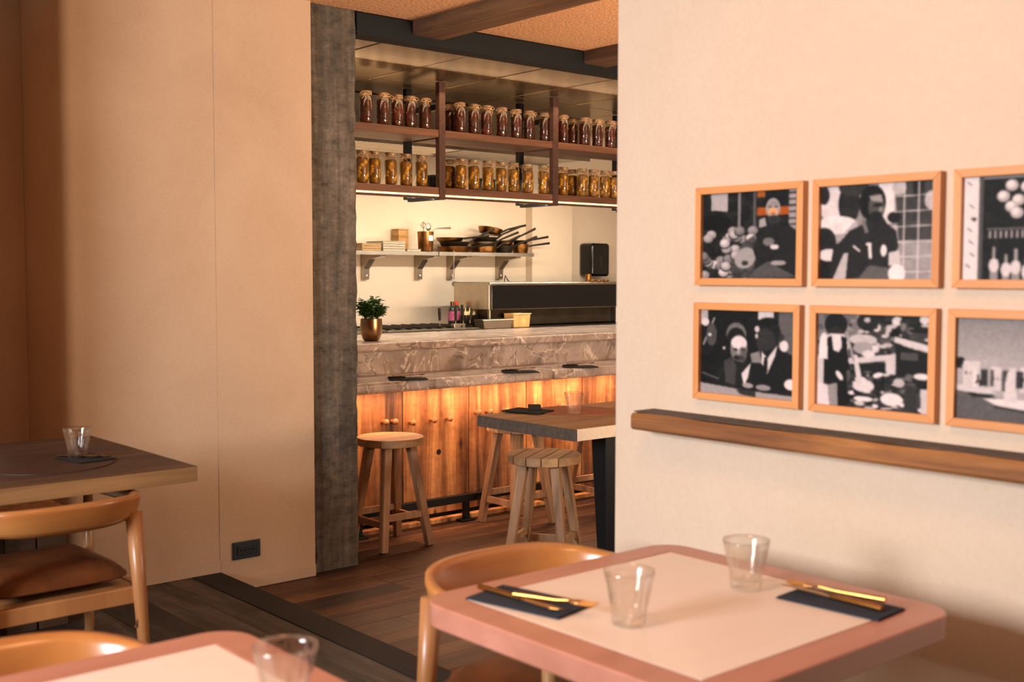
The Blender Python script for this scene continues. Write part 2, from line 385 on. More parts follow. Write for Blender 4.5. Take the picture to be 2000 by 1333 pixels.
# ceilings
MB().box(-3, 8.6, -3, 4.86, ZC, ZC + .08).obj('ceiling', M_CEIL, kind='structure')
kc = MB().box(2.8, 8.6, 4.98, 7.5, 2.60, 2.70).obj('ceiling_kitchen', M_SUB, kind='structure')
for i in range(9):
    for j in range(5):
        x0 = 2.875 + .575 * i + (.0 if j % 2 else .0); y0 = 4.985 + .52 * j
        if x0 + .57 < 8.5 and y0 + .515 <= 7.6:
            MB().box(x0, x0 + .563, y0, min(y0 + .508, 7.29), 2.565 + random.uniform(0, .003), 2.598).obj('ceiling_panel', M_CPANEL, kc, bevel=.003)
# weathered pillar: bevelled post with worn edges
pm = MB(); n = 60; prof = []
x0, x1, y0, y1 = 2.887, 3.165, 4.862, 5.10
ring = [(x0, y0), (x0 + .07, y0), (x0 + .14, y0), (x0 + .21, y0), (x1 - .01, y0), (x1, y0 + .012), (x1, y0 + .1), (x1, y1), (x0, y1)]
vs = []
for k in range(n + 1):
    z = ZL + (ZC - ZL) * k / n
    for i, (px, py) in enumerate(ring):
        jx = random.uniform(-.005, .004) if i in (4, 5, 6) else 0
        jy = random.uniform(0, .005) if 1 <= i <= 5 else 0
        if i in (4, 5) and random.random() < .09: jx -= .008; jy += .006
        vs.append((px + jx, py + jy, z))
m_ = len(ring)
fs = [(k * m_ + i, k * m_ + (i + 1) % m_, (k + 1) * m_ + (i + 1) % m_, (k + 1) * m_ + i) for k in range(n) for i in range(m_)]
pm.add(vs, fs)
tag(pm.obj('pillar', M_PILLAR), 'weathered grey-brown timber pillar between the plaster wall and the bar opening', 'pillar')
# beams
tag(MB().box(3.17, 8.3, 4.865, 4.975, 2.545, ZC - .001).obj('steel_beam', M_STEELB, bevel=.003), 'long blue-black steel beam across the top of the bar', 'beam')
for k, (xa, lab) in enumerate(((at(807, 45, 'Y', 4.862).x, 'rough wooden ceiling beam running towards the viewer, nearer the pillar'), (at(1140, 90, 'Y', 4.862).x, 'rough wooden ceiling beam ending beside the picture wall'))):
    g = MB(); N = 30; vs = []
    for i in range(N + 1):
        yy = 4.862 - i * (4.862 - 1.6) / N
        j = random.uniform(-.004, .004)
        vs += [(xa + j, yy, ZC - .001), (xa + j, yy, ZC - .062 + random.uniform(-.003, .003)), (xa + .01, yy, ZC - .072), (xa + .18 + j, yy, ZC - .075), (xa + .19, yy, ZC - .001)]
    g.add(vs, [(i * 5 + a, i * 5 + (a + 1) % 5, i * 5 + 5 + (a + 1) % 5, i * 5 + 5 + a) for i in range(N) for a in range(5)] + [(4, 3, 2, 1, 0), tuple(N * 5 + a for a in range(5))])
    tag(g.obj('ceiling_beam', M_BEAM), lab, 'beam', 'wooden ceiling beams')

# outlet on the wall
o = empty('wall_socket', (2.515, 4.825, .087), 0, 'slate grey wall socket plate low on the plaster wall beside the pillar', 'socket')
MB().box(-.07, .07, -.009, 0, -.041, .041).obj('cover_plate', M_OUTLET, o, bevel=.003)
MB().box(-.05, .05, -.012, -.0092, -.022, .022).obj('socket_insert', M_GLOSSB, o, bevel=.002)
for dx in (-.03, -.012, .012, .03): MB().lathe([(.004, 0), (.004, .001)], 10).obj('socket_hole', M_HOLE, o).matrix_local = Matrix.Translation((dx, -.0125, 0)) @ Matrix.Rotation(PI / 2, 4, 'X')

# ------------------------------------------------------------------ bar counter
YP = 5.42
c = empty('bar_counter', (4.8, YP, ZL), 0, 'long bar counter clad in knotty vertical boards under a marble ledge', 'counter')
inv = Vector((-4.8, -YP, -ZL))
MB().box(3.0 - 4.8, 8.2 - 4.8, .03, .12, 0, .82).obj('counter_core', M_SUB, c)
seams = [3.18, 3.32] + [at(px, 800, 'Y', YP).x for px in (787, 916, 1028, 1137)] + [5.78, 6.25, 6.75, 7.25, 7.8]
seams[1] = 3.36
for a, b in zip(seams[:-1], seams[1:]):
    if b - a > .1:
        p = MB().box(a - 4.8 + .003, b - 4.8 - .003, 0, .028, .05, .80).obj('board', M_PANEL, c, bevel=.003)
MB().box(3.1 - 4.8, 3.4, -.05, -.001, .0005, .028).obj('threshold_strip', M_PANEL, c, bevel=.003)
def slab(x0, x1, y0, y1, z0, z1, name, par, joints):
    xs = [x0] + joints + [x1]
    for a, b in zip(xs[:-1], xs[1:]):
        MB().box(a + .0012, b - .0012, y0, y1, z0, z1).obj(name, M_MARBLE, par, bevel=min(.02, (z1 - z0) * .35) if z1 - z0 < .1 else .002, seg=3, smooth=True)
lz = at(950, 735, 'Y', 5.13).z
jl = [at(1083, 740, 'Y', 5.13).x, 6.6]
slab(3.0 - 4.8, 8.2 - 4.8, 5.13 - YP, 5.56 - YP, .885 - .062, .885, 'ledge_slab', c, [jl[0] - 4.8, 1.9])
slab(3.0 - 4.8, 8.2 - 4.8, 5.56 - YP, 5.60 - YP, .80, 1.03, 'riser_slab', c, [at(1003, 700, 'Y', 5.56).x - 4.8, 1.6])
zu = at(950, 661, 'Y', 5.50).z - ZL
slab(3.0 - 4.8, 8.2 - 4.8, 5.49 - YP, 6.38 - YP, zu - .05, zu, 'counter_slab', c, [at(1018, 680, 'Y', 5.49).x - 4.8, 2.1])
LEDGE = ZL + .885; TOPZ = ZL + zu
# coat pegs on the boards
for px, py in ((747, 824), (765, 823), (800, 825), (841, 820), (872, 817), (928, 805), (950, 803), (984, 801), (1090, 792)):
    p = at(px, py, 'Y', YP)
    q = MB().lathe([(.011, 0), (.011, .02), (.017, .03), (.018, .042), (.012, .05), (.004, .052)], 14).obj('peg', M_PEG, c, smooth=True)
    q.matrix_local = Matrix.Translation((p.x - 4.8, 0, p.z - ZL)) @ Matrix.Rotation(PI / 2, 4, 'X')
for px, py, r in ((857, 883, .014), (787, 945, .004)):
    p = at(px, py, 'Y', YP)
    q = MB().lathe([(r * 1.2, 0), (r, .002), (.001, .0021)], 16).obj('knot_hole', M_HOLE, c)
    q.matrix_local = Matrix.Translation((p.x - 4.8, -.0005, p.z - ZL)) @ Matrix.Rotation(PI / 2, 4, 'X')
r_ = empty('foot_rail', (4.8, 5.335, ZL), 0, 'black square foot rail on short posts along the foot of the bar', 'foot rail')
MB().box(-1.75, 3.2, -.018, .018, .115, .16).obj('rail_bar', M_BLACK, r_, bevel=.002)
for px in (700, 910, 1095, 1290, 1480):
    X = at(px, 1020, 'Y', 5.335).x - 4.8
    MB().box(X - .016, X + .016, -.016, .016, .012, .1145).obj('rail_post', M_BLACK, r_)
    MB().box(X - .05, X + .05, -.03, .03, .0005, .0118).obj('base_plate', M_BLACK, r_, bevel=.002)
o = empty('led_strip', (4.8, 5.40, LEDGE - .075), 0, 'glowing orange light strip hidden under the marble ledge', 'light strip')
MB().box(-1.6, 3.3, -.012, .012, 0, .012).obj('channel', M_STEEL, o); MB().box(-1.58, 3.28, -.008, .008, -.004, -.0002).obj('diffuser', emit('warm_led', '#ffb070', 6), o)

# ------------------------------------------------------------------ stools
def make_stool(h, sp=.15, r=.18, low=.14):
    root = empty('bar_stool', (0, 0, 0))
    ctop = h - .042
    # seat of five boards inside the circle
    edges = [-r, -r * .62, -r * .2, r * .22, r * .63, r]
    for a, b in zip(edges[:-1], edges[1:]):
        pts = []
        N = 12; a2, b2 = a + .0015, b - .0015
        xs = [a2 + (b2 - a2) * i / N for i in range(N + 1)]
        f = lambda x: math.sqrt(max(r * r - x * x, .0004))
        poly = [(x, -f(x)) for x in xs] + [(x, f(x)) for x in reversed(xs)]
        pb = MB().prism([(yy, xx) for xx, yy in poly][::-1], ctop, h).obj('seat_board', M_STOOLTOP, root, bevel=.004)
    ti = r * .62
    for k in range(4):
        t = PI / 4 + k * PI / 2; d = Vector((math.cos(t), math.sin(t), 0))
        MB().bar(d * (sp * 1.414) + Vector((0, 0, .0)), d * ti + Vector((0, 0, ctop - .0005)), .038, .038, .046, .046, up_=(1, 0, 0)).obj('leg', M_STOOL, root, bevel=.004)
    def pt(k, z):
        t = PI / 4 + k * PI / 2; f = 1 - z / ctop; rr = sp * 1.414 * f + ti * (1 - f); return Vector((math.cos(t) * rr, math.sin(t) * rr, z))
    for k in range(4):
        z = low + (.0 if k % 2 else .035); MB().bar(pt(k, z), pt((k + 1) % 4, z), .02, .034).obj('stretcher', M_STOOL, root)
    remember(root); return root
st = make_stool(.59)
for i, (x, y, z, rz, lab) in enumerate(((3.535, 5.125, ZL, 0, 'round wooden stool beside the pillar, its pale top lit by the strip light'),
        (4.42, 5.10, ZL, 0, 'wooden stool at the bar, half hidden behind the raised wooden table'),
        (5.08, 5.07, ZL, 0, 'wooden stool at the bar seen through the legs beside the picture wall'),
        (3.775, 4.155, ZL, .55, 'round wooden stool with a four-board striped top in front of the wooden table'))):
    place(st, i > 0, (x, y, z), rz, lab, 'stool', 'wooden stools at the bar')

# ------------------------------------------------------------------ glasses
def tumbler_mb(h=.098, rt_=.046, rb=.031):
    m = MB(); n = 60; out = []
    prof = [(rb * .9, 0), (rb, .003), (rb * 1.03, h * .12), (rb * 1.06, h * .3), (rb + (rt_ - rb) * .45, h * .55), (rb + (rt_ - rb) * .72, h * .76), (rt_ * .985, h * .93), (rt_, h), (rt_ * .965, h),
            (rt_ * .94, h * .9), (rb + (rt_ - rb) * .62 - .002, h * .74), (rb + (rt_ - rb) * .3 - .0025, h * .5), (rb * .93, h * .28), (rb * .86, h * .17), (rb * .6, h * .145), (.001, h * .14)]
    amp = [.05, .09, .10, .10, .085, .045, 0, 0, 0, 0, 0, 0, 0, 0, 0, 0]
    def mod(i, t): return 1 - amp[i] * (abs(math.sin(5 * t)) if True else 0) * 0 - amp[i] * (1 - abs(math.cos(5 * t)))
    return m.lathe(prof, n, mod=mod)
tm = tumbler_mb().mesh('drinking_glass', M_TUMBLER, True)
def glass(x, y, z, lab, s=1.0, group='fluted drinking glasses'):
    o = bpy.data.objects.new('drinking_glass', tm); COL.objects.link(o); o.location = (x, y, z + .0006); o.scale = (s, s, s); o.rotation_euler = (0, 0, random.random())
    return tag(o, lab, 'glass', group)

# ------------------------------------------------------------------ cutlery and napkins
def flat_outline(pts, z0, z1, name, m, parent):
    return MB().prism(pts, z0, z1).obj(name, m, parent, smooth=False, bevel=.0008)
def fork(m, L=.2):
    root = empty('fork', (0, 0, 0))
    h = MB().tube([(-L / 2, 0, .004), (-L * .3, 0, .0045), (0, 0, .005), (L * .18, 0, .008)], [.0055, .005, .0035, .003], 10).obj('handle', m, root, smooth=True)
    pl = [(L * .17, -.004), (L * .22, -.011), (L * .28, -.0125), (L * .31, -.0125), (L * .31, .0125), (L * .28, .0125), (L * .22, .011), (L * .17, .004)]
    MB().prism(pl, .006, .009).obj('fork_head', m, root, bevel=.0008)
    for k in range(4):
        yk = -.0108 + k * .0072
        MB().tube([(L * .305, yk, .0075), (L * .42, yk, .0065), (L * .5, yk, .009)], [.0021, .0018, .001], 6).obj('tine', m, root, smooth=True)
    remember(root); return root
def knife(m, L=.22):
    root = empty('knife', (0, 0, 0))
    MB().tube([(-L / 2, 0, .006), (-L * .4, 0, .0065), (-L * .1, 0, .0055), (.0, 0, .005)], [.0058, .0062, .0055, .0045], 10).obj('handle', m, root, smooth=True)
    MB().prism([(0, -.004), (L * .1, -.009), (L * .38, -.010), (L * .46, -.004), (L * .5, .004), (L * .3, .006), (0, .005)], .0045, .0062).obj('blade', m, root, bevel=.0006)
    remember(root); return root
def spoon(m, L=.2):
    root = empty('spoon', (0, 0, 0))
    MB().tube([(-L / 2, 0, .004), (-L * .3, 0, .005), (0, 0, .006), (L * .22, 0, .008)], [.0055, .005, .0035, .003], 10).obj('handle', m, root, smooth=True)
    pr = MB().ball((L * .36, 0, .008), .02, 14, 8, (1.45, 1, .28)).obj('bowl', m, root, smooth=True)
    remember(root); return root
def napkin(cx, cy, z, lx, ly, rz, lab, m=None, t=.004, name='napkin'):
    g = MB(); n = 8
    hw = lambda i, j: (0.0012 * math.sin(i * 1.7 + j * 2.1))
    g.box(-lx / 2, lx / 2, -ly / 2, ly / 2, 0, t / 2 - .0002)
    g.box(-lx / 2 + .002, lx / 2 - .001, -ly / 2 + .001, ly / 2 - .002, t / 2 + .0002, t)
    o = g.obj(name, m or M_NAP, bevel=.0008, loc=(cx, cy, z + .0006)); o.rotation_euler = (0, 0, rz)
    return tag(o, lab, 'napkin', 'folded napkins')

# ------------------------------------------------------------------ small tables with inlay
def rrect(x0, x1, y0, y1, r, n=8):
    pts = []
    for cx, cy, a0 in ((x1 - r, y1 - r, 0), (x0 + r, y1 - r, 90), (x0 + r, y0 + r, 180), (x1 - r, y0 + r, 270)):
        for k in range(n + 1):
            a = math.radians(a0 + 90 * k / n); pts.append((cx + r * math.cos(a), cy + r * math.sin(a)))
    return pts
def bistro(cx, cy, lab, s=.36, ib=.072):
    t = empty('bistro_table', (cx, cy, 0), 0, lab, 'table', 'square tables with pale inlaid tops')
    out = rrect(-s, s, -s, s, .07); inn = []
    q = s - ib
    sq = [(q, q), (-q, q), (-q, -q), (q, -q)]
    # ring: outer rounded rectangle to inner square, top and bottom
    n = len(out); per = n // 4
    g = MB(); vs = [(x, y, .75) for x, y in out] + [(x, y, .705) for x, y in out] + [(x, y, .75) for x, y in sq] + [(x, y, .705) for x, y in sq]
    fs = [(i, (i + 1) % n, n + (i + 1) % n, n + i) for i in range(n)]
    for k in range(4):
        base = k * per
        for i in range(base, base + per - 1): fs += [(i, i + 1, 2 * n + k), (n + i + 1, n + i, 2 * n + 4 + k)]
        a = base + per - 1; b = (a + 1) % n; k2 = (k + 1) % 4
        fs += [(a, b, 2 * n + k2, 2 * n + k), (n + b, n + a, 2 * n + 4 + k, 2 * n + 4 + k2)]
        fs += [(2 * n + k, 2 * n + k2, 2 * n + 4 + k2, 2 * n + 4 + k)]
    g.add(vs, fs).obj('rim', M_RIM, t, bevel=.004)
    MB().box(-q + .0008, q - .0008, -q + .0008, q - .0008, .712, .7495).obj('inlay', M_INLAY, t)
    MB().lathe([(.03, .02), (.03, .69), (.12, .70), (.12, .7045)], 20).obj('pedestal', M_BLACK, t, smooth=True)
    MB().prism(rrect(-.21, .21, -.21, .21, .03), .0008, .02).obj('base_plate', M_BLACK, t, bevel=.003)
    return t
bistro(1.635, 1.41, 'square table with pale inlay and pink-brown rim in front of the picture wall')
bistro(.572, 1.475, 'nearest square table with pale inlay, its corner cut off by the bottom edge')
glass(1.466, 1.389, .75, 'fluted glass on the near table, standing left of the other glass there')
glass(1.81, 1.40, .75, 'fluted glass on the near table, closer to the picture wall')
g3 = at(557, 1262, 'Z', .75 + .097); glass(g3.x, g3.y, .75, 'large blurred glass on the nearest table at the bottom edge')
npq = napkin(1.435, 1.625, .75, .125, .185, 0, 'navy napkin under crossed gold cutlery at the left corner of the inlaid table')
npq.location = (1.445, 1.60, .7506)
na = [at(*q, 'Z', .752) for q in ((920, 1168), (992, 1143), (1152, 1187), (1075, 1207))]
def napkin_quad(pts, lab, m=None):
    c_ = sum(pts, Vector()) / 4; e1 = (pts[1] - pts[0]).length; e2 = (pts[2] - pts[1]).length; d = pts[1] - pts[0]
    return c_, e1, e2, math.atan2(d.y, d.x)
bpy.data.objects.remove(npq)
cA, l1, l2, ra = napkin_quad(na, '')
napkin(cA.x, cA.y, .75, l1, l2, ra, 'navy napkin under gold cutlery at the table corner nearest the chair')
nb = [at(*q, 'Z', .752) for q in ((1515, 1168), (1570, 1148), (1772, 1190), (1712, 1214))]
cB, m1, m2, rb_ = napkin_quad(nb, '')
napkin(cB.x, cB.y, .75, m1, m2, rb_, 'navy napkin under gold cutlery on the wall side of the inlaid table')
def lay(root, p, q, z, lab, cat, group, roll=0):
    p, q = Vector(p), Vector(q); m_ = (p + q) / 2; d = q - p
    root.location = (m_.x, m_.y, z); root.rotation_euler = (0, 0, math.atan2(d.y, d.x)); return tag(root, lab, cat, group)
G = 'gold cutlery'
lay(knife(M_GOLD), at(945, 1150, 'Z', .76), at(1090, 1190, 'Z', .76), .7552, 'gold knife lying along the navy napkin at the left table corner', 'knife', G)
lay(fork(M_GOLD, .17), at(1030, 1166, 'Z', .77), at(1138, 1183, 'Z', .77), .7672, 'gold fork resting across the knife on the left navy napkin', 'fork', G)
k2 = lay(knife(M_GOLD), at(1732, 1194, 'Z', .76), at(1520, 1140, 'Z', .76), .7552, 'gold knife on the navy napkin by the picture wall', 'knife', G)
lay(fork(M_GOLD, .19), at(1722, 1183, 'Z', .76), at(1545, 1152, 'Z', .76), .7672, 'gold fork lying on the knife on the wall-side napkin', 'fork', G)

# ------------------------------------------------------------------ chairs
def make_chair():
    root = empty('dining_chair', (0, 0, 0))
    hw, bk = .265, .26
    path = []
    for k in range(25):
        t = -PI / 2 + PI * k / 24; s_, c_ = math.sin(t), math.cos(t)
        x = hw * math.copysign(abs(s_) ** (2 / 2.7), s_); y = .0 + bk * abs(c_) ** (2 / 2.7); path.append((x, y, 1 - abs(s_) ** 3))
    arm = [(-.235, -.235, 0), (-.25, -.17, 0), (-.26, -.08, 0)]
    path = arm + path + [(-x, y, w) for x, y, w in arm[::-1]]
    g = MB(); vs = []
    m = len(path); nr = 8
    for i, (x, y, w) in enumerate(path):
        a = Vector(path[max(i - 1, 0)][:2]); b = Vector(path[min(i + 1, m - 1)][:2]); d = (b - a).normalized(); nrm = Vector((d.y, -d.x))
        hgt = .042 + .05 * w; th = .026 + .004 * w; top = .692 + .02 * w
        lean = .018 * w
        for k in range(nr):
            ang = 2 * PI * (k + .5) / nr; cx = math.cos(ang); sy = math.sin(ang)
            ox = math.copysign(abs(cx) ** .5, cx) * th / 2; oz = math.copysign(abs(sy) ** .6, sy) * hgt / 2
            off = ox - lean * (oz / hgt) * 2 * -1
            vs.append((x - nrm.x * -off * -1, y - nrm.y * -off * -1, top - hgt / 2 + oz))
    fs = [(i * nr + k, i * nr + (k + 1) % nr, (i + 1) * nr + (k + 1) % nr, (i + 1) * nr + k) for i in range(m - 1) for k in range(nr)]
    fs += [tuple(range(nr)), tuple((m - 1) * nr + k for k in range(nr))]
    g.add(vs, fs).obj('backrest', M_CHAIR, root, smooth='all')
    for s in (-1, 1):
        MB().tube([(s * .238, .235, .001), (s * .222, .212, .42), (s * .213, .198, .648)], [.013, .021, .026], 12).obj('leg', M_CHAIRL, root, smooth='all')
        MB().tube([(s * .245, -.25, .001), (s * .24, -.225, .42), (s * .238, -.215, .662)], [.012, .019, .015], 12).obj('leg', M_CHAIRL, root, smooth='all')
        MB().bar((s * .235, -.20, .395), (s * .235, .18, .395), .022, .05).obj('seat_rail', M_CHAIRL, root, bevel=.003)
    MB().bar((-.22, -.215, .395), (.22, -.215, .395), .022, .05).obj('seat_rail', M_CHAIRL, root, bevel=.003)
    MB().bar((-.225, .195, .395), (.225, .195, .395), .022, .05).obj('seat_rail', M_CHAIRL, root, bevel=.003)
    # puffed leather cushion
    g = MB(); N = 14; vs = []
    for i in range(N + 1):
        for j in range(N + 1):
            u = i / N * 2 - 1; v = j / N * 2 - 1
            x = u * .222 * (1 - .13 * v ** 4); y = v * .212 * (1 - .12 * u ** 4)
            e = max(abs(u), abs(v)); h = (1 - e ** 4) * .062 * (1 - .2 * (1 - u * u) * (1 - v * v))
            vs.append((x, y, .456 + h))
    for i in range(N + 1):
        for j in range(N + 1):
            u = i / N * 2 - 1; v = j / N * 2 - 1
            x = u * .222 * (1 - .13 * v ** 4); y = v * .212 * (1 - .12 * u ** 4); e = max(abs(u), abs(v))
            vs.append((x, y, (.456 - (1 - e ** 3) * .031)))
    K = (N + 1) ** 2
    fs = [(i * (N + 1) + j, (i + 1) * (N + 1) + j, (i + 1) * (N + 1) + j + 1, i * (N + 1) + j + 1) for i in range(N) for j in range(N)]
    fs += [tuple(K + q for q in f[::-1]) for f in fs]
    bd = [i * (N + 1) for i in range(N)] + [N * (N + 1) + j for j in range(N)] + [i * (N + 1) + N for i in range(N, 0, -1)] + [j for j in range(N, 0, -1)]
    fs += [(bd[i], bd[(i + 1) % len(bd)], K + bd[(i + 1) % len(bd)], K + bd[i]) for i in range(len(bd))]
    cu = g.add(vs, fs).obj('cushion', M_LEATHER, root, smooth='all')
    for s in (-1, 1):
        MB().tube([(s * .2, .19, .45), (s * .225, .215, .43), (s * .235, .222, .38), (s * .22, .225, .34)], .003, 6).tube([(s * .235, .222, .38), (s * .20, .225, .30)], .003, 6).obj('tie', M_LEATHER, cu)
    MB().box(-.21, .21, -.19, .17, .412, .424).obj('seat_board', M_CHAIRL, root)
    remember(root); return root
ch = make_chair()
for i, (x, y, rz, lab) in enumerate(((1.725, 1.835, 0, 'honey-coloured wooden chair with curved back behind the inlaid table by the wall'),
        (.585, 1.875, .03, 'honey-coloured curved-back chair behind the nearest table, bottom left corner'),
        (1.165, 3.56, PI + .02, 'wooden chair with brown leather cushion tucked under the dark table on the left'))):
    place(ch, i > 0, (x, y, 0), rz, lab, 'chair', 'curved-back dining chairs')

# ------------------------------------------------------------------ left wooden table, with its setting, and the bench behind
t = empty('dining_table', (.9, 3.92, 0), 0, 'dark wooden table with thick edge against the left side of the picture', 'table')
ys = [3.452, 3.77, 4.08, 4.375]
g = MB(); ex = random.random
for a, b in zip(ys[:-1], ys[1:]):
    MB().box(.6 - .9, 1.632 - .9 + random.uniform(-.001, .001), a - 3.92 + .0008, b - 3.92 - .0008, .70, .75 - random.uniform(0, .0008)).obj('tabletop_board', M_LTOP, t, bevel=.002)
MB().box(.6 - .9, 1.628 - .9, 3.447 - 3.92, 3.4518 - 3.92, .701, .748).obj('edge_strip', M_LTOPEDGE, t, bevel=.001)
for sx in (.0, -.2):
    MB().box(sx - .04, sx + .04, -.28, .28, .64, .6995).obj('bearer', M_BLACK, t); MB().box(sx - .03, sx + .03, -.03, .03, .02, .6395).obj('leg', M_BLACK, t); MB().box(sx - .04, sx + .04, -.28, .28, .0008, .02).obj('foot', M_BLACK, t)
MZ = .7503
tag(MB().lathe([(.212, 0), (.212, .003), (.208, .0036)], 64, (0, 0, 0)).obj('round_placemat', M_MATD, loc=(1.27, 3.80, MZ), smooth=True), 'dark round leather placemat on the dark table at the left', 'placemat')
nl = [at(*q, 'Z', .756) for q in ((135, 908), (195, 893), (238, 919), (172, 925))]
cL, a1, a2, rl = napkin_quad(nl, '')
napkin(1.40, 3.80, MZ + .0036, .13, .17, .15, 'black napkin beside the glass on the dark table at the left', M_NAPB)
lay(fork(M_BRONZE, .15), (1.345, 3.87), (1.42, 3.755), MZ + .0083, 'dark metal fork on the black napkin, left one of the pair', 'fork', 'cutlery on the left table')
lay(knife(M_BRONZE, .16), (1.385, 3.875), (1.45, 3.76), MZ + .0083, 'dark metal knife on the black napkin beside the fork', 'knife', 'cutlery on the left table')
gl = at(157, 897, 'Z', .754); glass(gl.x - .005, gl.y + .01, MZ + .0085, 'fluted glass on the dark wooden table at the left', 1.0)
b_ = empty('bench', (1.5, 4.62, 0), 0, 'plain wooden bench in the dark alcove behind the left table', 'bench')
MB().box(-.183, .13, -.17, .2, .395, .435).obj('bench_seat', M_STOOL, b_, bevel=.003)
for sx in (-.1, .02): MB().box(sx - .055, sx + .055, -.13, -.105, .0008, .3945).obj('front_board', M_LTOP, b_, bevel=.002)
MB().box(-.17, .11, .12, .15, .0008, .3945).obj('rear_board', M_LTOP, b_)

# ------------------------------------------------------------------ raised wooden table in the bar room
BT = .72
t = empty('bar_table', (4.2, 3.79, ZL), 0, 'thick-topped rough wooden table with black legs in front of the bar', 'table')
ys = [3.455, 3.68, 3.90, 4.105]
for a, b in zip(ys[:-1], ys[1:]):
    pass
    MB().box(3.325 - 4.2 + random.uniform(-.002, .002), 1.2, a - 3.79 + .0005, b - 3.79 - .0005, BT - ZL - .052, BT - ZL - random.uniform(0, .0006)).obj('tabletop_board', M_TTOP, t, bevel=.003)
MB().box(3.313 - 4.2, 3.3215 - 4.2, 3.456 - 3.79, 4.104 - 3.79, BT - ZL - .052, BT - ZL - .002).obj('end_shade_strip', M_RAILTOP, t, bevel=.002)  # dark strip standing in for shade on the table's left end
MB().box(3.325 - 4.2, 1.2, 3.45 - 3.79, 3.4545 - 3.79, BT - ZL - .051, BT - ZL - .001).obj('edge_strip', M_EDGEL, t, bevel=.001)  # pale strip standing in for daylight on the near edge
for sx, sy in ((-.61, -.24), (.2, .24), (1.0, -.24), (1.0, .24)):
    MB().bar((sx + .02, sy, .0008), (sx, sy, .767), .05, .05, .09, .09, up_=(1, 0, 0)).obj('leg', M_BLACK, t, bevel=.003)
for x, y, r, lab in ((3.76, 3.925, .19, 'orange-brown round leather placemat under the glass on the bar-side table'), (4.0, 3.635, .175, 'orange-brown round placemat cut off by the picture wall')):
    tag(MB().lathe([(r, 0), (r, .003), (r - .004, .0036)], 64).obj('round_placemat', M_MAT, loc=(x, y, BT + .0003), smooth=True), lab, 'placemat', 'placemats on the bar-side table')
g_ = at(1121, 810, 'Z', BT); glass(g_.x, g_.y, BT + .0042, 'fluted glass on the orange placemat in front of the lit counter', 1.0)
g_ = at(1040, 805, 'Z', BT)
napkin(g_.x - .03, g_.y, BT + .0042, .15, .2, .3, 'black folded napkin on the bar-side wooden table', M_NAPB, .006)
o = MB().box(-.05, .05, -.03, .03, 0, .008).obj('napkin', M_NAPB, loc=(g_.x + .005, g_.y - .01, BT + .0112), bevel=.001); o.rotation_euler = (0, -.12, .9)
o.location.z += .006
tag(o, 'small black napkin roll lying on the larger black napkin', 'napkin', 'folded napkins')

# settings on the marble ledge
pos = ['nearest the pillar', 'in the middle', 'farthest from the pillar']
for i, (gx, gy, nx, ny) in enumerate(((762, 740, 797, 742), (952, 727, 1016, 728), (1097, 716, 1133, 718))):
    a = at(gx, gy, 'Z', LEDGE); n_ = at(nx, ny, 'Z', LEDGE)
    glass(a.x, min(a.y, 5.50), LEDGE, 'clear glass on the marble ledge, ' + pos[i], .9)
    napkin(n_.x, n_.y, LEDGE, .21, .11, -.5, 'black napkin on the marble ledge, ' + pos[i], M_NAPB, .006)
    lay(knife(M_NAPB, .2), (n_.x - .085, n_.y + .045), (n_.x + .07, n_.y - .02), LEDGE + .0072, 'dark knife on the ledge napkin ' + pos[i], 'knife', 'dark cutlery on the marble ledge')
    f_ = lay(fork(M_BRONZE, .19), (n_.x - .09, n_.y + .02), (n_.x + .085, n_.y - .03), LEDGE + .0192, 'dark fork on top of the knife on the ledge, ' + pos[i], 'fork', 'dark cutlery on the marble ledge')

# ------------------------------------------------------------------ hanging rack with jars
YR = 5.80
zs_u = at(750, 243, 'Y', YR).z; zs_l = at(950, 372, 'Y', YR).z
R_ = empty('jar_rack', (4.8, YR, 1.8), 0, 'brown steel rack with two wooden shelves of preserve jars hanging above the bar', 'rack')
def rb(x0, x1, y0, y1, z0, z1, name, m, bv=.002): return MB().box(x0 - 4.8, x1 - 4.8, y0 - YR, y1 - YR, z0 - 1.8, z1 - 1.8).obj(name, m, R_, bevel=bv)
px_ = [at(863.5, 300, 'Y', YR).x, at(1085, 300, 'Y', YR).x]; sp = px_[1] - px_[0]; px_ = [px_[0] - sp] + px_ + [px_[1] + sp]
for X in px_:
    rb(X - .024, X + .024, YR - .004, YR + .036, zs_l - .075, 2.560, 'front_post', M_RACK)
    rb(X - .022, X + .022, 6.15, 6.19, zs_l - .06, 2.560, 'rear_post', M_BLACK)
    rb(X - .018, X + .018, YR + .037, 6.149, 2.39, 2.425, 'cross_bar', M_BLACK); rb(X - .018, X + .018, YR + .037, 6.149, zs_l - .075, zs_l - .052, 'cross_bar', M_BLACK)
for a, b in zip(px_[:-1], px_[1:]):
    for z in (zs_u, zs_l):
        rb(a + .025, b - .025, YR, 6.14, z - .045, z, 'shelf_board', M_SHELF, .003)
    rb(a + .025, b - .025, YR + .002, YR + .02, zs_l - .056, zs_l - .0455, 'light_channel', M_LED, 0)
    rb(a + .025, b - .025, YR + .001, YR + .026, zs_l - .070, zs_l - .0565, 'lower_rail', M_RACK, 0)
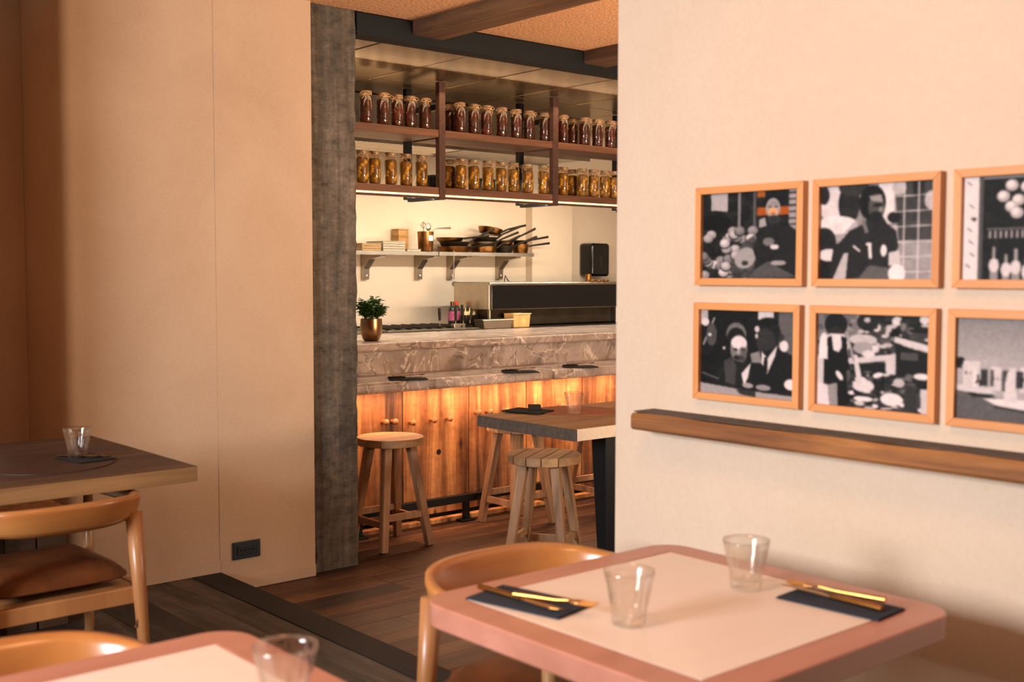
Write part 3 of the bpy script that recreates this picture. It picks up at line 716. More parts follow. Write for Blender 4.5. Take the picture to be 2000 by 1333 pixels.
def jar_proto(kind, var):
    root = empty('preserve_jar', (0, 0, 0)); H = .198; R = .0405
    rs = random.Random(var * 13 + (kind == 'r'))
    MB().lathe([(R * .9, 0), (R, .006), (R, H * .80), (R * .82, H * .87), (R * .80, H * .93)], 20).obj('jar_glass', M_JGLASS, root, smooth=True)
    g = MB(); r0 = R * .93
    if kind == 'r':
        def md(i, t): return 1 - .05 * (1 + math.sin(3 * t + i * 1.9 + var)) * (i % 2)
        g.lathe([(r0 * .9, .009), (r0, .014)] + [(r0, .014 + (H * .76 - .014) * k / 10) for k in range(1, 11)] + [(r0 * .6, H * .80)], 18, mod=md)
        nb_ = 12
    else:
        nb_ = 22; cg = MB().lathe([(R * .8, .008), (R * .88, .02), (R * .88, H * .76), (R * .5, H * .79)], 16).obj('brine', M_BRINE, root, smooth=True)
    for k in range(nb_):
        z = .02 + (H * .76 - .03) * (k + rs.random()) / nb_; a = rs.uniform(0, 2 * PI) if kind == 'r' else k * 2.2 + rs.random()
        rr = rs.uniform(.013, .018) if kind == 'r' else rs.uniform(.016, .021); d = (R * .93 - rr * .75) if kind == 'r' else (R * .955 - rr)
        g.ball((d * math.cos(a), d * math.sin(a), z), rr, 8, 6, (1, 1, rs.uniform(.8, 1.5)) if kind == 'y' else (.95, .95, 1.1))
    g.obj('preserves', M_RED if kind == 'r' else M_YEL, root, smooth='all')
    MB().lathe([(R * .86, H * .905), (R * .9, H * .915), (R * .9, H * .985), (R * .86, H), (.002, H)], 20).obj('lid', M_LID if kind == 'r' else M_LIDG, root, smooth=True)
    g = MB(); g.tube([(R * .87 * math.cos(t * PI / 8), R * .87 * math.sin(t * PI / 8), H * .885 + .0015 * math.sin(t)) for t in range(17)], .0026, 5, False)
    a0 = -PI / 2 - .55 + rs.uniform(-.7, .7)
    for s in (-1, 1):
        b0 = Vector((R * .9 * math.cos(a0), R * .9 * math.sin(a0), H * .885)); tx = Vector((-math.sin(a0), math.cos(a0), 0)) * s; o_ = Vector((math.cos(a0), math.sin(a0), 0))
        g.tube([b0, b0 + tx * .018 + o_ * .006 + Vector((0, 0, .014)), b0 + tx * .034 + o_ * .008 + Vector((0, 0, .004)), b0 + tx * .018 + o_ * .008 - Vector((0, 0, .004)), b0], .0022, 5)
        g.tube([b0, b0 + tx * .012 + o_ * .006 - Vector((0, 0, .012)), b0 + tx * rs.uniform(.016, .026) + o_ * .004 - Vector((0, 0, rs.uniform(.018, .034)))], .002, 5)
    g.obj('twine', M_TWINE, root)
    remember(root); return root
ORD = ['first', 'second', 'third', 'fourth', 'fifth', 'sixth', 'seventh', 'eighth', 'ninth']
bays = {'r': [[715, 748, 776, 801, 830], [878, 898, 925, 950, 980, 1008, 1033, 1064], [1099, 1118, 1142, 1167, 1192]],
        'y': [[707, 731, 763, 792, 823], [878, 900, 925, 953, 979, 1003, 1031, 1062], [1100, 1118, 1138, 1160, 1182, 1199]]}
bn = ['left', 'middle', 'right']
for kind in 'ry':
    protos = [jar_proto(kind, v) for v in range(4)]; used = [False] * 4; n_ = 0
    for b, lst in enumerate(bays[kind]):
        for k, px in enumerate(lst):
            v = n_ % 4; n_ += 1
            z = zs_u if kind == 'r' else zs_l
            YJ = YR + .078 + random.uniform(-.004, .004) + (.1 if px in (878, 1118) else 0)
            X = at(px, 250, 'Y', YJ).x
            lab = ('dark red' if kind == 'r' else 'golden yellow') + ' preserve jar on the %s shelf, %s from the left in the %s bay' % ('upper' if kind == 'r' else 'lower', ORD[k], bn[b])
            place(protos[v], used[v], (X, YJ, z + .0006), random.uniform(-.5, .5), lab, 'jar', 'red preserve jars on the upper shelf' if kind == 'r' else 'yellow preserve jars on the lower shelf')
            used[v] = True
for i, (px, w, h) in enumerate(((850, .10, .10), (893, .05, .11), (940, .06, .10), (968, .05, .1), (1020, .08, .11), (1075, .05, .12), (1150, .05, .11))):
    p = at(px, 340, 'Y', 6.07)
    o = empty('storage_tin', (p.x, 6.07, zs_l + .0006), 0, 'black square storage tin on the lower shelf behind the jars, %s from the left' % ORD[i], 'tin', 'black tins behind the yellow jars')
    MB().box(-w / 2, w / 2, -.04, .04, 0, h - .012).obj('tin_body', M_GLOSSB, o, bevel=.003); MB().box(-w / 2 - .001, w / 2 + .001, -.041, .041, h - .0118, h).obj('tin_lid', M_BLACK, o, bevel=.002)

# ------------------------------------------------------------------ extractor hood
zh = at(800, 281, 'Y', 6.52).z
h_ = empty('extractor_hood', (5.2, 6.9, zh), 0, 'stainless steel extractor hood with slotted filters above the kitchen', 'extractor hood')
xa, xb, xe = 3.6 - 5.2, at(910, 290, 'Y', 6.6).x - 5.2, at(1138, 305, 'Y', 6.6).x - 5.2
MB().box(xa, xe, -.385, -.365, -.012, 2.56 - zh).obj('front_panel', M_STEEL, h_); MB().box(xa, xe, .12, .135, -.012, 2.55 - zh).obj('back_panel', M_STEEL, h_)
MB().box(xb, xe, -.364, .119, .0, .01).obj('underside', M_STEEL, h_); MB().box(xe - .015, xe, -.364, .119, .0105, 2.55 - zh).obj('end_panel', M_STEEL, h_)
MB().box(xa, xb - .002, -.364, .119, .0, .01).obj('filter_back', M_HOLE, h_)
x = xa; k = 0
while x < xb - .05 and k < 80:
    MB().box(x, x + .019, -.36, .115, -.004, -.0005).obj('filter_slat', M_WHITE, h_); x += .043; k += 1
MB().box(xa, xb, -.362, -.335, -.006, .0).obj('filter_rim', M_WHITE, h_); MB().box(xa, xb, .09, .117, -.006, .0).obj('filter_rim', M_WHITE, h_)

# ------------------------------------------------------------------ wall shelf with pots and pans
ZS = at(850, 492, 'Y', 7.0).z
def wall_shelf(x0, x1, brs, lab):
    s = empty('wall_shelf', (x0, 7.3, ZS), 0, lab, 'shelf', 'steel wall shelves'); y0 = -.29
    MB().box(0, x1 - x0, y0, -.001, -.014, 0).obj('shelf_plate', M_STEEL, s, bevel=.002)
    MB().box(0, x1 - x0, y0 - .004, y0 - .0005, -.028, 0).obj('shelf_lip', M_STEEL, s)
    for b in brs:
        X = b - x0
        g = MB()
        g.add([(X + sx, yy, zz) for sx in (-.025, .025) for yy, zz in ((-.001, -.0145), (-.265, -.0145), (-.265, -.04), (-.12, -.06), (-.045, -.13), (-.04, -.21), (-.001, -.21))],
              [(0, 1, 2, 3, 4, 5, 6), (13, 12, 11, 10, 9, 8, 7)] + [(i, (i + 1) % 7, 7 + (i + 1) % 7, 7 + i) for i in range(7)])
        bb = g.obj('bracket', M_STEEL, s); MB().ball((X, -.044, -.18), .008, 8, 6).obj('screw', M_WHITE, bb)
    return s
bx = [at(px, 520, 'Y', 7.27).x for px in (714, 818, 881, 976)]
wall_shelf(4.35, at(857, 497, 'Y', 7.0).x, bx[:2], 'bright steel wall shelf on the left, carrying trays and a utensil pot')
wall_shelf(at(859, 497, 'Y', 7.0).x, at(1036, 497, 'Y', 7.05).x, bx[2:], 'dark steel wall shelf loaded with stacked frying pans')
ZT = ZS + .0008; YS = 7.12
def sx_(px): return at(px, 485, 'Y', YS).x
for i, (a, b, n_) in enumerate(((690, 729, 3), (731, 776, 4), (778, 806, 1))):
    for k in range(n_):
        x0, x1 = sx_(a), sx_(b)
        td = .06 if i == 2 else .11; o = empty('tray', ((x0 + x1) / 2, YS - .11 + td, ZT + k * .0185), 0, '%s shallow tray in the %s stack on the wall shelf, %s from the bottom' % ('amber' if i == 0 else 'pale steel', ['left', 'middle', 'right'][i], ORD[k]), 'tray', 'stacked trays on the wall shelf')
        w = (x1 - x0) / 2 - .004
        MB().box(-w, w, -td, td, 0, .012).obj('tray_body', M_CLOTHBOX if i == 0 else M_TRAY, o, bevel=.003); MB().box(-w - .003, w + .003, -td - .003, td + .003, .0122, .0172).obj('tray_rim', M_STEEL, o, bevel=.002)
for k in range(3):
    X = sx_(799); o = empty('storage_box', (X, 7.235, ZT + k * .058), 0, 'amber plastic storage box, %s from the bottom of its stack on the shelf' % ORD[k], 'box', 'amber boxes behind the utensil pot')
    if k == 0: pass
    MB().box(-.045, .045, -.045, .045, 0, .048).obj('box_body', M_CLOTHBOX, o, bevel=.004); MB().box(-.048, .048, -.048, .048, .0482, .0565).obj('box_lid', M_CLOTHBOX, o, bevel=.002)
pX = sx_(819); o = empty('utensil_pot', (pX, 7.04, ZT), 0, 'copper-coloured pot full of whisks and ladles on the wall shelf', 'pot')
MB().lathe([(.05, 0), (.056, .01), (.06, .12), (.063, .15), (.06, .15), (.056, .02), (.002, .012)], 24).obj('pot_body', M_COPPER, o, smooth=True)
MB().box(-.02, .02, -.066, -.0605, .08, .12).obj('pot_tag', M_WHITE, o)
def utensil(name, pts, rads, head, lab, grp='utensils in the copper pot'):
    u = empty(name, pts[0], 0, lab, 'utensil', grp); q = [Vector(p) - Vector(pts[0]) for p in pts]
    MB().tube(q, rads, 8).obj('handle', M_STEEL, u, smooth=True)
    if head: head(u, q[-1])
B0 = (pX, 7.04, ZT + .02)
utensil('ladle', [(pX - .01, 7.03, ZT + .02), (pX + .03, 7.02, ZT + .15), (pX + .08, 7.0, ZT + .175), (pX + .19, 6.98, ZT + .18)], [.004, .004, .005, .009], None, 'ladle handle reaching right out of the copper pot')
utensil('whisk', [(pX + .01, 7.05, ZT + .02), (pX - .02, 7.04, ZT + .17)], .005, lambda u, e: [MB().tube([e, e + Vector((.025 * math.cos(a), .025 * math.sin(a), .03)), e + Vector((0, 0, .055)), e - Vector((.025 * math.cos(a), .025 * math.sin(a), -.03)), e], .0015, 5).obj('whisk_wire', M_STEEL, u) for a in (0, .8, 1.6, 2.4)], 'wire whisk standing head up in the copper pot')
utensil('slotted_spoon', [(pX + .02, 7.03, ZT + .02), (pX + .02, 7.03, ZT + .16)], .004, lambda u, e: MB().ball(tuple(e + Vector((0, 0, .025))), .025, 12, 8, (1, .3, 1.2)).obj('bowl', M_STEEL, u, smooth=True), 'slotted spoon standing head up in the copper pot')

def pan(X, Y, z, r, h, m, ang, rise, lab, tilt=0, taxis=0, hl=.2):
    o = empty('frying_pan', (X, Y, z), 0, lab, 'pan', 'pans piled on the wall shelf')
    MB().lathe([(r * .8, 0), (r * .86, .004), (r, h), (r * .97, h), (r * .84, .007), (.002, .006)], 28).obj('pan_body', m, o, smooth=True)
    d = Vector((math.cos(ang), math.sin(ang), 0)); a = d * r * .97 + Vector((0, 0, h * .75))
    MB().tube([a, a + d * .05 + Vector((0, 0, rise * .35)), a + d * hl + Vector((0, 0, rise))], [.008, .007, .010], 8).obj('handle', M_IRON, o, smooth=True)
    o.rotation_euler = (tilt * math.sin(taxis), tilt * math.cos(taxis), 0); return o
D = -PI * .32   # handles point to the right and towards the room
P = [(889, .0, .135, .045, M_COPPER, D, .03, 'wide copper frying pan lying at the left end of the dark wall shelf', .0),
     (889, .046, .12, .035, M_IRON, -.5, .11, 'black pan on top of the wide copper pan, handle raised', .0),
     (880, .083, .11, .03, M_COPPER, -.75, .02, 'shallow copper pan topping the left stack of pans', .0),
     (945, .0, .115, .05, M_COPPER, -.4, .10, 'round copper pan under the middle stack of pans', 0),
     (945, .051, .11, .035, M_STEEL, -.3, .09, 'bright steel frying pan lying on the round copper pan', .0),
     (948, .088, .105, .035, M_IRON, -.4, .10, 'black pan near the top of the middle stack', .0),
     (986, .0, .075, .06, M_IRON, -.5, .09, 'deep iron pan between the middle stack and the small saucepan', 0),
     (986, .061, .075, .04, M_COPPER, -.35, .11, 'small copper pan standing on the deep iron pan', .0),
     (958, .150, .10, .045, M_COPPER, -.3, .10, 'topmost copper pan of the pile, tilted to the left', .2),
     (1018, .0, .07, .075, M_COPPER, -.25, .03, 'small deep copper saucepan at the right end of the shelf', 0),
     (1018, .076, .065, .03, M_IRON, -.2, .04, 'small iron pan on the saucepan at the shelf end', .0)]
for i, (px, dz, r, h, m, ang, rise, lab, tl) in enumerate(P):
    pan(sx_(px), 7.13, ZT + dz, r, h, m, ang, rise, lab, tl)
o = empty('hanging_ladle', (sx_(863), 6.975, ZS - .02), 0, 'steel ladle hanging from the front of the wall shelf', 'ladle')
MB().tube([(0, 0, .03), (.004, -.008, .02), (0, -.006, 0), (0, -.004, -.10), (-.008, -.004, -.19), (-.012, -.004, -.205)], [.003, .003, .003, .003, .004, .005], 8).obj('handle', M_STEEL, o, smooth=True)
g = MB(); g.ball((.006, -.01, -.225), .026, 14, 8, (1, 1, .8)); g.obj('bowl', M_STEEL, o, smooth=True)

# ------------------------------------------------------------------ cooking suite behind the bar
YB = 6.39
o = empty('cooking_range', (5.6, YB, ZL), 0, 'steel cooking range with black pan grates behind the marble counter', 'range')
KZ = TOPZ + .004
MB().box(3.6 - 5.6, 2.5, 0, .62, 0, KZ - ZL).obj('range_body', M_STEELD, o, bevel=.003)
hx0, hx1 = at(752, 645, 'Y', 6.45).x - 5.6, at(930, 645, 'Y', 6.45).x - 5.6
MB().box(hx0, hx1, .02, .58, KZ - ZL + .0005, KZ - ZL + .008).obj('hob_top', M_STEEL, o, bevel=.002)
nb_ = 9
for k in range(nb_):
    X = hx0 + (hx1 - hx0) * (k + .5) / nb_
    MB().box(X - .008, X + .008, .06, .55, KZ - ZL + .012, KZ - ZL + .024).obj('grate_bar', M_IRON, o)
for yy in (.1, .3, .5): MB().box(hx0 + .03, hx1 - .05, yy - .007, yy + .007, KZ - ZL + .0085, KZ - ZL + .0118).obj('grate_rail', M_IRON, o)
# long steel salamander with black front
zt, zb = at(955, 552, 'Y', 6.5).z, at(955, 606, 'Y', 6.5).z
x0 = at(955, 560, 'Y', 6.5).x
o = empty('pass_heater', (x0, 6.5, KZ), 0, 'long stainless heated cabinet with black front standing behind the counter', 'cabinet')
MB().box(0, 2.4, 0, .42, zb - KZ, zt - KZ).obj('cabinet_body', M_STEEL, o, bevel=.004)
MB().box(.02, 2.39, -.008, -.0005, zb - KZ + .006, zt - KZ - .022).obj('front_panel', M_GLOSSB, o, bevel=.002)
MB().box(-.004, 2.4, -.02, -.0085, zt - KZ - .02, zt - KZ - .004).obj('top_trim', M_STEEL, o, bevel=.002)
MB().box(.06, 2.35, .05, .36, .012, zb - KZ - .0005).obj('lower_body', M_STEELD, o)
for X in (.02, 1.35, 1.62): MB().lathe([(.012, .0008), (.012, zb - KZ - .001)], 12, (X, .02, 0)).obj('leg', M_STEEL, o, smooth=True)
# items on the cabinet: hob rack, glass and lights
cz = zt + .0006
p = at(1149, 540, 'Y', 6.7)
o = empty('amber_tumbler', (p.x, 6.7, cz), 0, 'small amber tumbler on the steel cabinet below the black dispenser', 'glass'); MB().lathe([(.022, 0), (.025, .06), (.022, .06), (.019, .006), (.001, .005)], 18).obj('tumbler_body', M_COPPER, o, smooth=True)
for i, px in enumerate((1157, 1169, 1183)):
    p = at(px, 545, 'Y', 6.62)
    tag(MB().lathe([(.018, 0), (.026, .006), (.028, .014), (.012, .017), (.002, .018)], 18).obj('brass_cup', M_GOLD, loc=(p.x, 6.62, cz), smooth=True), 'shallow brass cup on the steel cabinet, %s from the left' % ORD[i], 'cup', 'brass cups below the dispenser')
tag(MB().tube([(0, 0, .004), (.01, 0, .05), (.03, 0, .02), (.045, 0, .004)], .004, 8).obj('wire_handle', M_IRON, loc=(at(985, 548, 'Y', 6.7).x, 6.7, cz), smooth=True), 'bent wire handle standing on top of the steel cabinet', 'handle')
# paper dispenser
p = at(1167, 508, 'Y', 7.22)
o = empty('towel_dispenser', (p.x, 7.335, p.z), 0, 'glossy black paper dispenser on the kitchen wall', 'dispenser')
hh = .145; wd = .11
g = MB().prism([(x, y) for x, y in rrect(-wd, wd, -hh, hh, .03, 6)], 0, .16).obj('dispenser_body', M_GLOSSB, o, bevel=.02, seg=4, smooth=True); g.matrix_local = Matrix.Rotation(PI / 2, 4, 'X')
MB().box(-.02, .02, -.164, -.1602, -.06, .03).obj('sight_window', M_STEELD, o, bevel=.001)
# containers, bottles, knives on the range
def inst(px, py, Y): q = at(px, py, 'Y', Y); return q.x
kz = KZ + .0009
x0, x1 = inst(935, 630, 6.44), inst(992, 630, 6.44)
o = empty('steel_tub', ((x0 + x1) / 2, 6.443, kz), 0, 'rectangular steel food container on the marble counter edge', 'container')
g = MB(); w = (x1 - x0) / 2
def tub(w, d, h, t=.004, fl=.9):
    return [( -w*fl, -d*fl, 0), (w*fl, -d*fl, 0), (w*fl, d*fl, 0), (-w*fl, d*fl, 0), (-w, -d, h), (w, -d, h), (w, d, h), (-w, d, h), (-w + t, -d + t, h), (w - t, -d + t, h), (w - t, d - t, h), (-w + t, d - t, h), (-w*fl + t, -d*fl + t, t), (w*fl - t, -d*fl + t, t), (w*fl - t, d*fl - t, t), (-w*fl + t, d*fl - t, t)], \
        [(3, 2, 1, 0), (0, 1, 5, 4), (1, 2, 6, 5), (2, 3, 7, 6), (3, 0, 4, 7), (4, 5, 9, 8), (5, 6, 10, 9), (6, 7, 11, 10), (7, 4, 8, 11), (8, 9, 13, 12), (9, 10, 14, 13), (10, 11, 15, 14), (11, 8, 12, 15), (12, 13, 14, 15)]
g.add(*tub(w, .055, .062)).obj('tub_body', M_STEEL, o)
MB().box(-w - .008, w + .008, -.063, -.0555, .058, .063).obj('tub_rim', M_WHITE, o)
x0, x1 = inst(970, 625, 6.6), inst(1027, 625, 6.6)
o = empty('plastic_tub', ((x0 + x1) / 2, 6.60, kz), 0, 'pale plastic tub stained orange behind the steel container', 'container'); w = (x1 - x0) / 2
o.location = ((x0 + x1) / 2, 6.46, kz)
o.location.x = (inst(993, 625, 6.46) + inst(1027, 625, 6.46)) / 2; w = (inst(1027, 625, 6.46) - inst(994, 625, 6.46)) / 2
MB().add(*tub(w, .055, .10)).obj('tub_body', M_STAIN, o); MB().box(-w - .004, w + .004, -.06, -.0552, .094, .101).obj('tub_rim', M_CREAM, o)
for i, (px, m, lab) in enumerate(((883, M_BRONZE, 'dark sauce bottle with pink label and brown cap'), (896, M_REDCAP, 'sauce bottle with pink label and red cap'))):
    Y = 6.78; X = inst(px, 600, Y)
    o = empty('sauce_bottle', (X, Y + .03 * i, kz + .0), 0, lab + ' behind the range', 'bottle', 'sauce bottles by the cooking range')
    o.location.z = KZ + .0008
    o.location.y = 6.985 - .0 if False else o.location.y
    hB = .19 - .0 * i
    MB().lathe([(.028, 0), (.03, .004), (.03, .12), (.024, .142), (.012, .155), (.012, .168), (.001, .168)], 20).obj('bottle_body', M_SAUCE, o, smooth=True)
    MB().lathe([(.0306, .045), (.0306, .115)], 20).obj('bottle_label', M_PINK, o, smooth=True)
    MB().lathe([(.0145, .16), (.0145, .185), (.001, .187)], 16).obj('bottle_cap', m, o, smooth=True)
o = empty('bottle_caddy', (inst(917, 600, 6.72), 6.72, KZ + .0008), 0, 'low caddy holding squeeze bottles with pointed cream nozzles', 'caddy')
MB().box(-.06, .06, -.035, .035, 0, .085).obj('caddy_body', M_STEELD, o, bevel=.003)
for i in range(3):
    X = o.location.x - .038 + i * .038
    b = empty('squeeze_bottle', (X, 6.72, KZ + .087), 0, 'squeeze bottle with cream pointed nozzle, %s from the left in the caddy' % ORD[i], 'bottle', 'squeeze bottles in the caddy')
    MB().lathe([(.017, 0), (.017, .02), (.014, .026), (.001, .027)], 14).obj('bottle_cap', M_CREAM, b, smooth=True); MB().lathe([(.005, .0272), (.0015, .055), (.0005, .056)], 10).obj('nozzle', M_CREAM, b, smooth=True)
o = empty('knife_block', (inst(895, 640, 6.47), 6.47, KZ + .0095), 0, 'low steel holder with black-handled tools at the edge of the range', 'holder')
MB().box(-.05, .05, -.02, .02, 0, .028).obj('holder_body', M_STEEL, o, bevel=.002)
for i, (px, ya, yb, lean) in enumerate(((890, 600, 628, .0), (905, 596, 627, -.01), (859, 602, 627, -.003), (918, 603, 626, .014))):
    q0, q1 = at(px, yb, 'Y', 6.46), at(px + lean * 300, ya, 'Y', 6.46)
    u = empty('kitchen_tool', q0, 0, 'black-handled kitchen tool standing upright behind the counter, %s' % ['centre left', 'centre right', 'alone on the left', 'leaning on the right'][i], 'tool', 'black-handled tools on the range')
    b0 = Vector((0, 0, KZ + (.038 if i != 2 else .0255) - q0.z)); 
    MB().tube([b0, (0, 0, 0)], .003, 6).obj('shaft', M_STEEL, u); MB().tube([(0, 0, .001), (q1 - q0) * .5, (q1 - q0)], [.008, .011, .010], 10).obj('handle', M_IRON, u, smooth=True)

# ------------------------------------------------------------------ basil in a copper pot
p = at(725, 668, 'Z', TOPZ)
o = empty('potted_basil', (p.x, 5.72, TOPZ + .0008), 0, 'leafy green basil in a copper pot on the marble counter by the pillar', 'plant')
o.location.x = at(725, 650, 'Y', 5.72).x
MB().lathe([(.038, 0), (.048, .006), (.062, .04), (.066, .08), (.064, .13), (.060, .13), (.061, .08), (.05, .02), (.001, .015)], 28).obj('pot', M_POT, o, smooth=True)
MB().lathe([(.059, .11), (.058, .118), (.001, .12)], 20).obj('soil', M_SUB, o)
rs = random.Random(5); stems = MB(); leaves = []
g = MB()
for k in range(46):
    a = rs.uniform(0, 2 * PI); r = rs.uniform(.01, .085); hgt = rs.uniform(.17, .235) * (1 - r * 2.2) + .02
    tip = Vector((r * math.cos(a) * 1.15, r * math.sin(a) * 1.15, .02 + hgt)); b0 = Vector((r * .5 * math.cos(a), r * .5 * math.sin(a), .115))
    stems.tube([b0, (b0 + tip) / 2 + Vector((0, 0, .01)), tip], .0015, 5)
    for j in range(13):
        t_ = rs.uniform(.3, 1.05); c_ = b0.lerp(tip, t_); th = rs.uniform(0, 2 * PI); L = rs.uniform(.02, .036); d = Vector((math.cos(th), math.sin(th), rs.uniform(-.3, .6))).normalized(); s_ = d.cross(Vector((0, 0, 1))).normalized() * L * .5
        u_ = Vector((0, 0, .003))
        pts = [c_, c_ + d * L * .35 + s_ + u_, c_ + d * L * .8 + s_ * .6, c_ + d * L * 1.1 - u_, c_ + d * L * .8 - s_ * .6, c_ + d * L * .35 - s_ + u_, c_ + d * L * .5 - u_]
        g.add(pts, [(0, 1, 6), (1, 2, 6), (2, 3, 6), (3, 4, 6), (4, 5, 6), (5, 0, 6)])
stems.obj('stems', M_STEM, o); g.obj('leaves', M_LEAF, o, kind='stuff')

# ------------------------------------------------------------------ wall rail and pictures
XW = 2.25
XR = XW - .085; za, zb_ = at(1240, 806, 'X', XR).z, at(1240, 842, 'X', XR).z
ya = at(1231, 820, 'X', XR).y
g = MB(); N = 40; vs = []
for i in range(N + 1):
    y_ = ya - i * (ya + 1.2) / N; j = random.uniform(-.002, .002); j2 = random.uniform(-.004, .001)
    vs += [(XW - .0005, y_, zb_), (XR + .006 + j, y_, zb_ + .002), (XR + j, y_, zb_ + .009), (XR + j, y_, za - .007 + j2), (XR + .006 + j, y_, za + j2), (XW - .0005, y_, za)]
g.add(vs, [(i * 6 + a, i * 6 + (a + 1) % 6, i * 6 + 6 + (a + 1) % 6, i * 6 + 6 + a) for i in range(N) for a in range(6)] + [(5, 4, 3, 2, 1, 0), tuple(N * 6 + a for a in range(6))])
rl = empty('wall_rail', (XW, ya, .97), 0, 'rough wooden rail fixed along the picture wall below the pictures', 'rail')
ob = g.obj('rail_beam', M_RAIL, rl); ob.location = (-XW, -ya, -.97)
g2 = MB(); vs = []
for i in range(N + 1):
    y_ = ya - .005 - i * (ya + 1.19) / N
    vs += [(XW - .0006, y_, za + .0006), (XR + .006 + random.uniform(-.003, .007), y_, za + .0006), (XR + .010, y_, za + .003), (XW - .0006, y_, za + .003)]
g2.add(vs, [(i * 4 + a, i * 4 + (a + 1) % 4, i * 4 + 4 + (a + 1) % 4, i * 4 + 4 + a) for i in range(N) for a in range(4)] + [(3, 2, 1, 0), tuple(N * 4 + a for a in range(4))])
ob = g2.obj('weathered_top', M_RAILTOP, rl); ob.location = (-XW, -ya, -.97)

CW, CH = 176, 150
YY, XX = np.mgrid[0:CH, 0:CW]; XN = (XX + .5) / CW; YN = (YY + .5) / CH
class Pic:
    def __init__(s, base): s.a = np.zeros((CH, CW, 3)) + np.array(base if hasattr(base, '__len__') else [base] * 3)
    def put(s, mask, c, al=1.0):
        c = np.array(c if hasattr(c, '__len__') else [c] * 3); mk = (np.clip(mask, 0, 1) * al)[..., None]; s.a = s.a * (1 - mk) + c * mk; return s
    def el(s, cx, cy, rx, ry, c, al=1, rot=0, soft=.06):
        dx, dy = XN - cx, YN - cy; co, si = math.cos(rot), math.sin(rot); u, v = dx * co + dy * si, -dx * si + dy * co
        return s.put((1 - np.hypot(u / rx, v / ry)) / soft, c, al)
    def re(s, x0, y0, x1, y1, c, al=1): return s.put(((XN >= x0) & (XN <= x1) & (YN >= y0) & (YN <= y1)).astype(float), c, al)
    def po(s, pts, c, al=1):
        m = np.zeros((CH, CW), bool); n = len(pts)
        for i in range(n):
            (x0, y0), (x1, y1) = pts[i], pts[(i + 1) % n]
            if y0 == y1: continue
            cr = ((YN >= min(y0, y1)) & (YN < max(y0, y1))) & (XN < x0 + (YN - y0) * (x1 - x0) / (y1 - y0)); m ^= cr
        return s.put(m.astype(float), c, al)
    def li(s, x0, y0, x1, y1, w, c, al=1):
        d = np.array([x1 - x0, y1 - y0]); L = max(np.hypot(*d), 1e-6); t = np.clip(((XN - x0) * d[0] + (YN - y0) * d[1]) / L ** 2, 0, 1)
        return s.put((w - np.hypot(XN - x0 - t * d[0], YN - y0 - t * d[1])) / (w * .4), c, al)
    def noise(s, amt, sc=6):
        n = rng.rand(CH // sc + 2, CW // sc + 2); k = np.kron(n, np.ones((sc, sc)))[:CH, :CW]; s.a += ((k - .5) * amt)[..., None]; return s
    def blur(s, k=1):
        for _ in range(k):
            p = np.pad(s.a, ((1, 1), (1, 1), (0, 0)), 'edge')
            s.a = (p[1:-1, 1:-1] * 2 + p[:-2, 1:-1] + p[2:, 1:-1] + p[1:-1, :-2] + p[1:-1, 2:]) / 6
        return s
K_, W_, G_ = .10, .86, .45
def pic_market():
    p = Pic(K_ + .02).noise(.08, 8).re(.09, .0, .27, .2, .62); p.po([(.08, .02), (.26, .03), (.27, .22), (.14, .2)], .66)
    p.re(.38, 0, .41, .42, .5).re(.54, 0, .57, .4, .35).re(.9, 0, .97, .45, .6)
    for k in range(6): p.re(.9, .03 + k * .07, .97, .05 + k * .07, .25)
    p.el(.15, .35, .17, .1, .06); r = np.random.RandomState(4)
    for k in range(46):
        x, y = r.uniform(0, .55), r.uniform(.44, .98); v = r.uniform(.5, .82); p.el(x, y + .01, .062, .06, .16).el(x, y, .055, .052, v * .85).el(x - .01, y - .015, .035, .03, v)
    p.po([(.42, .6), (.55, .5), (.62, .66), (.56, .98), (.36, 1), (.3, .9)], .22, .8).el(.46, .76, .11, .13, .6, rot=.5).el(.46, .82, .035, .03, .2)
    p.po([(.6, .52), (.66, .42), (.9, .4), (1, .48), (1, 1), (.5, 1), (.58, .8), (.54, .66)], .13)
    p.po([(.55, .9), (.7, .8), (.98, .98), (.5, 1)], .32).el(.74, .17, .115, .12, .07).re(.58, .19, .9, .28, (.62, .33, .1))
    p.el(.74, .2, .075, .115, .6).el(.745, .15, .06, .03, .55).el(.74, .24, .05, .04, (.86, .62, .42)).el(.71, .185, .018, .008, .15).el(.775, .185, .018, .008, .15).el(.743, .262, .022, .008, .3)
    p.el(.745, .33, .07, .05, .2).po([(.6, .33), (.66, .3), (.68, .4), (.6, .42)], .62).re(.58, .0, .66, .07, (.62, .36, .12)).el(.7, .58, .06, .05, .45).el(.76, .64, .045, .03, .8).el(.8, .82, .08, .03, .6)
    return p
